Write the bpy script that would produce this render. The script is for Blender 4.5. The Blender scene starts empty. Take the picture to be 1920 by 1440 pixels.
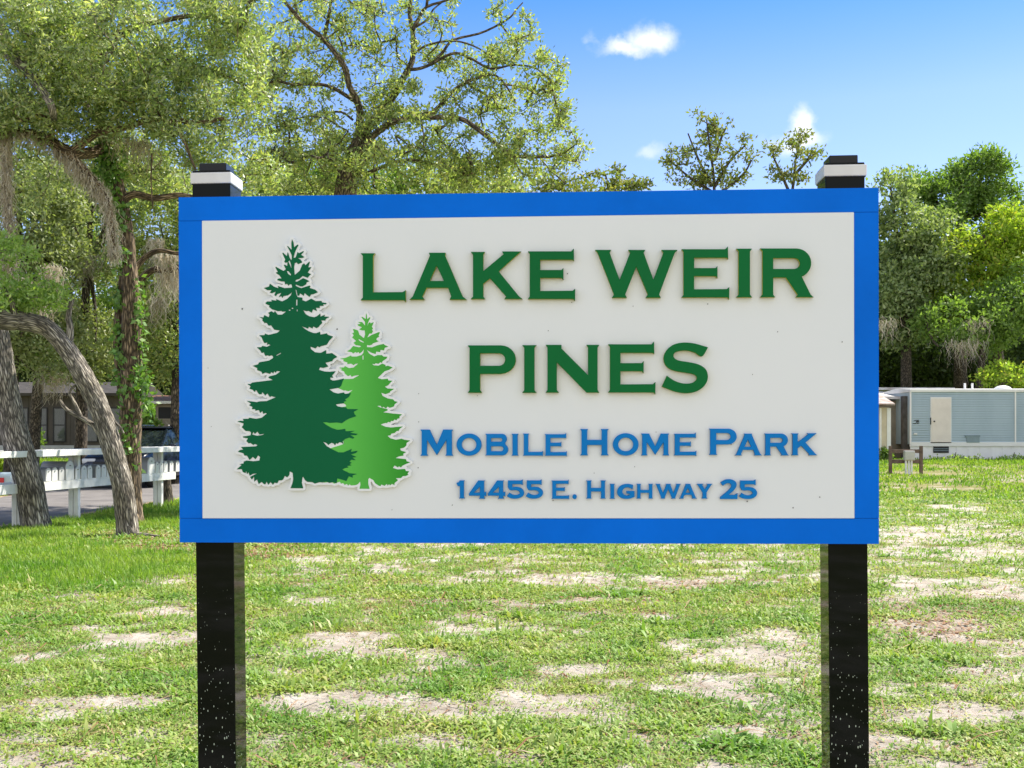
import bpy, bmesh, math, random
import numpy as np
from mathutils import Vector, Matrix
sc = bpy.context.scene
R = math.radians
# ---------------------------------------------------------------- camera
F = 2150.0; CX = 960.0; HY = 812.0; EYE = 1.6          # photo pixels (1920 wide), horizon row, eye height
cam = bpy.data.objects.new('camera', bpy.data.cameras.new('camera')); sc.collection.objects.link(cam)
cam.location = (0, 0, EYE); cam.rotation_euler = (R(90), 0, 0)
cam.data.sensor_width = 36; cam.data.lens = F/1920*36; cam.data.shift_y = (HY-720)/1920
cam.data.clip_start = .05; cam.data.clip_end = 2000
sc.camera = cam
# ---------------------------------------------------------------- light
SUN = Vector((0.50, 0.36, 0.78)).normalized()
sun = bpy.data.objects.new('sun', bpy.data.lights.new('sun', 'SUN')); sc.collection.objects.link(sun)
sun.data.energy = 5.0; sun.data.angle = R(0.6); sun.data.color = (1, .93, .82)
sun.rotation_euler = SUN.to_track_quat('Z', 'Y').to_euler()
w = bpy.data.worlds.new('World'); sc.world = w; w.use_nodes = True
nt = w.node_tree; nt.nodes.clear()
def N(t, ty, **k):
    n = t.nodes.new(ty)
    for a, b in k.items():
        if a[0] == '_': n.inputs[int(a[1:])].default_value = b
        else: setattr(n, a, b)
    return n
sky = N(nt, 'ShaderNodeTexSky', sky_type='NISHITA', sun_disc=False, sun_elevation=math.asin(SUN.z),
        sun_rotation=math.atan2(SUN.x, SUN.y), air_density=1.0, dust_density=0.25, ozone_density=2.5, altitude=0)
tc = N(nt, 'ShaderNodeTexCoord')
# three small fair-weather clouds, fixed to directions in the sky
def pdir(x, y): return Vector(((x-CX)/F, 1, (HY-y)/F)).normalized()
noi = N(nt, 'ShaderNodeTexNoise'); noi.inputs['Scale'].default_value = 26; noi.inputs['Detail'].default_value = 7; noi.inputs['Roughness'].default_value = .6
nt.links.new(tc.outputs['Generated'], noi.inputs['Vector'])
sub = N(nt, 'ShaderNodeVectorMath', operation='SUBTRACT'); sub.inputs[1].default_value = (.5, .5, .5)
nt.links.new(noi.outputs['Color'], sub.inputs[0])
scl = N(nt, 'ShaderNodeVectorMath', operation='SCALE'); scl.inputs[3].default_value = .04
nt.links.new(sub.outputs[0], scl.inputs[0])
wd = N(nt, 'ShaderNodeVectorMath', operation='ADD'); nt.links.new(tc.outputs['Generated'], wd.inputs[0]); nt.links.new(scl.outputs[0], wd.inputs[1])
acc = None
for (x, y, rx, ry, g) in [(1214, 68, 42, 30, .95), (1172, 92, 54, 17, .85), (1104, 88, 12, 22, .25), (1500, 262, 56, 22, .9), (1506, 240, 26, 34, 1.0), (1222, 282, 32, 14, .4),
                          (1740, 60, 140, 12, .0)]:
    if g == 0: continue
    d = N(nt, 'ShaderNodeVectorMath', operation='SUBTRACT'); d.inputs[1].default_value = pdir(x, y); nt.links.new(wd.outputs[0], d.inputs[0])
    m = N(nt, 'ShaderNodeVectorMath', operation='MULTIPLY'); m.inputs[1].default_value = (F/rx, F/rx, F/ry); nt.links.new(d.outputs[0], m.inputs[0])
    l = N(nt, 'ShaderNodeVectorMath', operation='LENGTH'); nt.links.new(m.outputs[0], l.inputs[0])
    r = N(nt, 'ShaderNodeMapRange', interpolation_type='SMOOTHSTEP'); r.inputs[1].default_value = 1.3; r.inputs[2].default_value = .1; r.inputs[3].default_value = 0; r.inputs[4].default_value = g
    nt.links.new(l.outputs['Value'], r.inputs[0])
    if acc is None: acc = r.outputs[0]
    else:
        mx = N(nt, 'ShaderNodeMath', operation='MAXIMUM'); nt.links.new(acc, mx.inputs[0]); nt.links.new(r.outputs[0], mx.inputs[1]); acc = mx.outputs[0]
hs = N(nt, 'ShaderNodeMix', data_type='RGBA', blend_type='MULTIPLY'); hs.inputs[0].default_value = 1; nt.links.new(sky.outputs[0], hs.inputs[6])
sx = N(nt, 'ShaderNodeSeparateXYZ'); nt.links.new(tc.outputs['Generated'], sx.inputs[0])
zr = N(nt, 'ShaderNodeValToRGB'); ze = zr.color_ramp.elements; ze[0].position = 0.0; ze[0].color = (1.0, .83, .98, 1); ze[1].position = .36; ze[1].color = (.32, .60, .90, 1); z3 = ze.new(.27); z3.color = (.74, .77, .95, 1)
nt.links.new(sx.outputs[2], zr.inputs[0]); nt.links.new(zr.outputs[0], hs.inputs[7])
# added unseen bright cumulus behind the photographer, as fill light on the sign face
n2 = N(nt, 'ShaderNodeTexNoise'); n2.inputs['Scale'].default_value = 3.2; n2.inputs['Detail'].default_value = 8; nt.links.new(tc.outputs['Generated'], n2.inputs['Vector'])
c2 = N(nt, 'ShaderNodeMapRange', interpolation_type='SMOOTHSTEP'); c2.inputs[1].default_value = .40; c2.inputs[2].default_value = .52; nt.links.new(n2.outputs[0], c2.inputs[0])
b2 = N(nt, 'ShaderNodeMapRange', interpolation_type='SMOOTHSTEP'); b2.inputs[1].default_value = .1; b2.inputs[2].default_value = -.45; nt.links.new(sx.outputs[1], b2.inputs[0])
m2_ = N(nt, 'ShaderNodeMath', operation='MULTIPLY'); nt.links.new(c2.outputs[0], m2_.inputs[0]); nt.links.new(b2.outputs[0], m2_.inputs[1])
mx = N(nt, 'ShaderNodeMath', operation='MAXIMUM'); nt.links.new(acc, mx.inputs[0]); nt.links.new(m2_.outputs[0], mx.inputs[1]); acc = mx.outputs[0]
mix = N(nt, 'ShaderNodeMix', data_type='RGBA'); nt.links.new(acc, mix.inputs[0]); nt.links.new(hs.outputs[2], mix.inputs[6]); mix.inputs[7].default_value = (5.9, 5.9, 6.0, 1)
bg = N(nt, 'ShaderNodeBackground'); bg.inputs['Strength'].default_value = 0.11; nt.links.new(mix.outputs[2], bg.inputs['Color'])
wo = N(nt, 'ShaderNodeOutputWorld'); nt.links.new(bg.outputs[0], wo.inputs[0])
sc.view_settings.view_transform = 'Standard'; sc.view_settings.look = 'None'
sc.view_settings.exposure = 0.98; sc.view_settings.gamma = 1
sc.cycles.max_bounces = 8; sc.cycles.transparent_max_bounces = 8; sc.cycles.use_denoising = True
rng = np.random.default_rng(7)
# ---------------------------------------------------------------- helpers
def sm(x, a, b):
    t = np.clip((np.asarray(x, float)-a)/(b-a), 0, 1); return t*t*(3-2*t)
def vnoise(x, y, seed=0):
    x = np.asarray(x, float); y = np.asarray(y, float)
    xi = np.floor(x).astype(np.int64); yi = np.floor(y).astype(np.int64); u = x-xi; v = y-yi
    u = u*u*(3-2*u); v = v*v*(3-2*v)
    def h(a, b):
        n = (a*374761393+b*668265263+seed*1442695041) & 0xffffffff
        n = ((n ^ (n >> 13))*1274126177) & 0xffffffff
        return ((n ^ (n >> 16)) & 0xffff)/65535.0
    return (h(xi, yi)*(1-u)+h(xi+1, yi)*u)*(1-v)+(h(xi, yi+1)*(1-u)+h(xi+1, yi+1)*u)*v
def fbm(x, y, o=4, seed=0):
    s = 0; a = .5; t = 0
    for i in range(o):
        s = s+a*vnoise(x*2**i+17.3*i, y*2**i-9.1*i, seed+i); t += a; a *= .55
    return s/t
ROAD_N = np.array([(-30, -9.6), (10, -9.2), (19, -8.95), (21, -8.6), (24, -8.45), (28, -8.1), (32, -7.3), (40, -5.3), (60, 1.5)], float)
ROAD_F = np.array([(-30, -14.2), (10, -13.8), (20, -13.2), (27, -12.6), (34, -12.4), (40, -10.8), (50, -7.6), (60, -4.0)], float)
def road_w(X, Y):
    """signed distance-ish: >0 inside the road"""
    n = np.interp(Y, ROAD_N[:, 0], ROAD_N[:, 1]); f = np.interp(Y, ROAD_F[:, 0], ROAD_F[:, 1])
    return np.minimum(n-X, X-f)
def gz(X, Y):
    """terrain height"""
    X = np.asarray(X, float); Y = np.asarray(Y, float)
    z = .34*sm(Y, 24, 52)
    rough = sm(road_w(X, Y), -.2, -1.0)*(1-sm(Y, 30, 42))
    return z+rough*(.05*(fbm(X*.7, Y*.7, 3, 5)-.5)+.02*(fbm(X*5, Y*5, 3, 9)-.5))
def wp(x, y, Y):
    """a photo pixel at depth Y as a world point"""
    return Vector(((x-CX)/F*Y, Y, EYE-(y-HY)/F*Y))
def gp(x, y):
    """ground point under a photo pixel"""
    Y = 20.0
    for _ in range(60):
        z = .34*float(sm(Y, 24, 52)); Y = .5*Y+.5*(EYE-z)*F/max(y-HY, 1)
    return Vector(((x-CX)/F*Y, Y, .34*float(sm(Y, 24, 52))))
COL = sc.collection
def tag(o, label=None, cat=None, group=None, kind=None):
    if label: o['label'] = label
    if cat: o['category'] = cat
    if group: o['group'] = group
    if kind: o['kind'] = kind
    return o
def empty(name, loc, label, cat, group=None, rz=0):
    o = bpy.data.objects.new(name, None); COL.objects.link(o); o.location = loc; o.rotation_euler.z = rz
    o.empty_display_size = .2
    return tag(o, label, cat, group)
def link(name, me, mat, parent=None, local=True):
    o = bpy.data.objects.new(name, me); COL.objects.link(o)
    if mat is not None and len(me.materials) == 0:
        for m in (mat if isinstance(mat, (list, tuple)) else [mat]): me.materials.append(m)
    if parent is not None:
        o.parent = parent
        if not local:
            bpy.context.view_layer.update(); o.matrix_parent_inverse = parent.matrix_world.inverted()
    return o
def npmesh(name, V, Fc, smooth=False, uv=None, col=None):
    """V (n,3), Fc (m,k) all faces with k corners"""
    V = np.asarray(V, np.float32); Fc = np.asarray(Fc, np.int32); m, k = Fc.shape
    me = bpy.data.meshes.new(name)
    me.vertices.add(len(V)); me.vertices.foreach_set('co', V.ravel())
    me.loops.add(m*k); me.loops.foreach_set('vertex_index', Fc.ravel())
    me.polygons.add(m); me.polygons.foreach_set('loop_start', np.arange(0, m*k, k, dtype=np.int32))
    if smooth: me.polygons.foreach_set('use_smooth', np.ones(m, bool))
    if uv is not None:
        l = me.uv_layers.new(name='UVMap'); l.data.foreach_set('uv', np.asarray(uv, np.float32)[Fc.ravel()].ravel())
    if col is not None:
        a = me.color_attributes.new('mask', 'FLOAT_COLOR', 'POINT'); a.data.foreach_set('color', np.asarray(col, np.float32).ravel())
    me.update(calc_edges=True)
    return me
class MB:
    """collects simple shapes into one mesh"""
    def __init__(s): s.b = bmesh.new()
    def box(s, x0, x1, y0, y1, z0, z1, M=None, bev=0):
        r = bmesh.ops.create_cube(s.b, size=1); v = r['verts']
        bmesh.ops.scale(s.b, vec=(x1-x0, y1-y0, z1-z0), verts=v); bmesh.ops.translate(s.b, vec=((x0+x1)/2, (y0+y1)/2, (z0+z1)/2), verts=v)
        if bev:
            e = list({e for q in v for e in q.link_edges}); g = bmesh.ops.bevel(s.b, geom=e, offset=bev, segments=2, affect='EDGES', profile=.5)
            v = list({q for f in g['faces'] for q in f.verts} | {q for q in v if q.is_valid})
        if M is not None: bmesh.ops.transform(s.b, matrix=M, verts=v)
        return s
    def cyl(s, p, q, r0, r1=None, n=12, caps=True):
        p = Vector(p); q = Vector(q); d = q-p; r1 = r0 if r1 is None else r1
        M = Matrix.Translation((p+q)/2) @ d.to_track_quat('Z', 'Y').to_matrix().to_4x4()
        bmesh.ops.create_cone(s.b, cap_ends=caps, segments=n, radius1=r0, radius2=r1, depth=d.length, matrix=M); return s
    def prism(s, pts, a, b, axis='y'):
        """polygon in the plane across axis, from a to b"""
        def mk(p, t):
            if axis == 'y': return (p[0], t, p[1])
            if axis == 'x': return (t, p[0], p[1])
            return (p[0], p[1], t)
        A = [s.b.verts.new(mk(p, a)) for p in pts]; B = [s.b.verts.new(mk(p, b)) for p in pts]; n = len(pts)
        s.b.faces.new(A); s.b.faces.new(B[::-1])
        for i in range(n): s.b.faces.new((A[i], B[i], B[(i+1) % n], A[(i+1) % n]))
        return s
    def quad(s, *p):
        s.b.faces.new([s.b.verts.new(q) for q in p]); return s
    def build(s, name, mat, parent=None, smooth=False):
        bmesh.ops.recalc_face_normals(s.b, faces=s.b.faces)
        me = bpy.data.meshes.new(name); s.b.to_mesh(me); s.b.free()
        if smooth: me.polygons.foreach_set('use_smooth', np.ones(len(me.polygons), bool))
        return link(name, me, mat, parent)
# ---------------------------------------------------------------- materials
def newmat(name):
    m = bpy.data.materials.new(name); m.use_nodes = True; m.node_tree.nodes.clear()
    o = N(m.node_tree, 'ShaderNodeOutputMaterial'); return m, m.node_tree, o
def ramp(t, fac, stops):
    r = N(t, 'ShaderNodeValToRGB'); e = r.color_ramp.elements
    while len(e) < len(stops): e.new(.5)
    for i, (p, c) in enumerate(stops): e[i].position = p; e[i].color = (*c, 1)
    t.links.new(fac, r.inputs[0]); return r
def paint(name, c, rough=.45, var=.06, scale=3.0, bump=0.0, bscale=60, c2=None, spec=.5, coord='Object', metal=0, stretch=(1, 1, 1), ior=1.5):
    m, t, o = newmat(name)
    p = N(t, 'ShaderNodeBsdfPrincipled'); p.inputs['Roughness'].default_value = rough; p.inputs['Metallic'].default_value = metal
    p.inputs['IOR'].default_value = ior; p.inputs['Specular IOR Level'].default_value = spec
    tcn = N(t, 'ShaderNodeTexCoord'); mp = N(t, 'ShaderNodeMapping'); mp.inputs['Scale'].default_value = stretch
    t.links.new(tcn.outputs[coord], mp.inputs[0])
    n = N(t, 'ShaderNodeTexNoise'); n.inputs['Scale'].default_value = scale; n.inputs['Detail'].default_value = 6; n.inputs['Roughness'].default_value = .6
    t.links.new(mp.outputs[0], n.inputs['Vector'])
    c2 = c2 or tuple(v*(1-var*3) for v in c)
    r = ramp(t, n.outputs[0], [(.32, c2), (.62, c)]); t.links.new(r.outputs[0], p.inputs['Base Color'])
    if bump:
        n2 = N(t, 'ShaderNodeTexNoise'); n2.inputs['Scale'].default_value = bscale; n2.inputs['Detail'].default_value = 4; t.links.new(mp.outputs[0], n2.inputs['Vector'])
        b = N(t, 'ShaderNodeBump'); b.inputs['Strength'].default_value = bump; b.inputs['Distance'].default_value = .01
        t.links.new(n2.outputs[0], b.inputs['Height']); t.links.new(b.outputs[0], p.inputs['Normal'])
    t.links.new(p.outputs[0], o.inputs[0]); return m
def leafmat(name, cols, trans=.45, gloss=.08, tc=(1.15, 1.25, .5), patch=0):
    """cols: list of base colours picked per leaf"""
    m, t, o = newmat(name)
    g = N(t, 'ShaderNodeNewGeometry')
    n = len(cols); r = ramp(t, g.outputs['Random Per Island'], [(i/max(n-1, 1), c) for i, c in enumerate(cols)])
    if patch:      # stands of differently coloured plants, in metres over the ground
        tcp = N(t, 'ShaderNodeTexCoord'); np_ = N(t, 'ShaderNodeTexNoise'); np_.inputs['Scale'].default_value = patch; np_.inputs['Detail'].default_value = 4; t.links.new(tcp.outputs['Object'], np_.inputs['Vector'])
        rp = ramp(t, np_.outputs[0], [(.36, (.62, .80, .62)), (.5, (1, 1, 1)), (.64, (1.22, 1.06, 1.15))]); mp_ = N(t, 'ShaderNodeMix', data_type='RGBA', blend_type='MULTIPLY'); mp_.inputs[0].default_value = 1
        t.links.new(r.outputs[0], mp_.inputs[6]); t.links.new(rp.outputs[0], mp_.inputs[7]); r = type('x', (), dict(outputs=[mp_.outputs[2]]))
    d = N(t, 'ShaderNodeBsdfDiffuse'); t.links.new(r.outputs[0], d.inputs[0])
    tr = N(t, 'ShaderNodeBsdfTranslucent'); mu = N(t, 'ShaderNodeMix', data_type='RGBA', blend_type='MULTIPLY'); mu.inputs[0].default_value = 1
    t.links.new(r.outputs[0], mu.inputs[6]); mu.inputs[7].default_value = (*[v*1.0 for v in tc], 1); t.links.new(mu.outputs[2], tr.inputs[0])
    mx = N(t, 'ShaderNodeMixShader'); mx.inputs[0].default_value = trans; t.links.new(d.outputs[0], mx.inputs[1]); t.links.new(tr.outputs[0], mx.inputs[2])
    gl = N(t, 'ShaderNodeBsdfGlossy'); gl.inputs['Roughness'].default_value = .5
    m2 = N(t, 'ShaderNodeMixShader'); m2.inputs[0].default_value = gloss*.45; t.links.new(mx.outputs[0], m2.inputs[1]); t.links.new(gl.outputs[0], m2.inputs[2])
    t.links.new(m2.outputs[0], o.inputs[0]); return m
def barkmat(name, c1, c2, sx=26, sy=3.2, strength=.9):
    m, t, o = newmat(name)
    p = N(t, 'ShaderNodeBsdfPrincipled'); p.inputs['Roughness'].default_value = .9
    uv = N(t, 'ShaderNodeUVMap'); mp = N(t, 'ShaderNodeMapping'); mp.inputs['Scale'].default_value = (sx, sy, 1); t.links.new(uv.outputs[0], mp.inputs[0])
    ns = N(t, 'ShaderNodeTexNoise'); ns.inputs['Scale'].default_value = 1.3; ns.inputs['Detail'].default_value = 5; t.links.new(mp.outputs[0], ns.inputs['Vector'])
    ad = N(t, 'ShaderNodeMix', data_type='RGBA', blend_type='LINEAR_LIGHT'); ad.inputs[0].default_value = .55; t.links.new(mp.outputs[0], ad.inputs[6]); t.links.new(ns.outputs['Color'], ad.inputs[7])
    v = N(t, 'ShaderNodeTexVoronoi', feature='DISTANCE_TO_EDGE'); v.inputs['Scale'].default_value = 1; t.links.new(ad.outputs[2], v.inputs['Vector'])
    r = ramp(t, v.outputs[0], [(.04, tuple(x*.16 for x in c1)), (.22, tuple(x*.85 for x in c1)), (.42, c2), (.7, tuple(min(x*1.25, .85) for x in c2))])
    n3 = N(t, 'ShaderNodeTexNoise'); n3.inputs['Scale'].default_value = 2.2; n3.inputs['Detail'].default_value = 5
    tco = N(t, 'ShaderNodeTexCoord'); t.links.new(tco.outputs['Object'], n3.inputs['Vector'])
    r3 = ramp(t, n3.outputs[0], [(.35, (.62, .58, .5)), (.65, (1.15, 1.12, 1.08))])
    mm = N(t, 'ShaderNodeMix', data_type='RGBA', blend_type='MULTIPLY'); mm.inputs[0].default_value = 1; t.links.new(r.outputs[0], mm.inputs[6]); t.links.new(r3.outputs[0], mm.inputs[7])
    t.links.new(mm.outputs[2], p.inputs['Base Color'])
    b = N(t, 'ShaderNodeBump'); b.inputs['Strength'].default_value = strength; b.inputs['Distance'].default_value = .03
    t.links.new(v.outputs[0], b.inputs['Height']); t.links.new(b.outputs[0], p.inputs['Normal'])
    t.links.new(p.outputs[0], o.inputs[0]); return m
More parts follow.
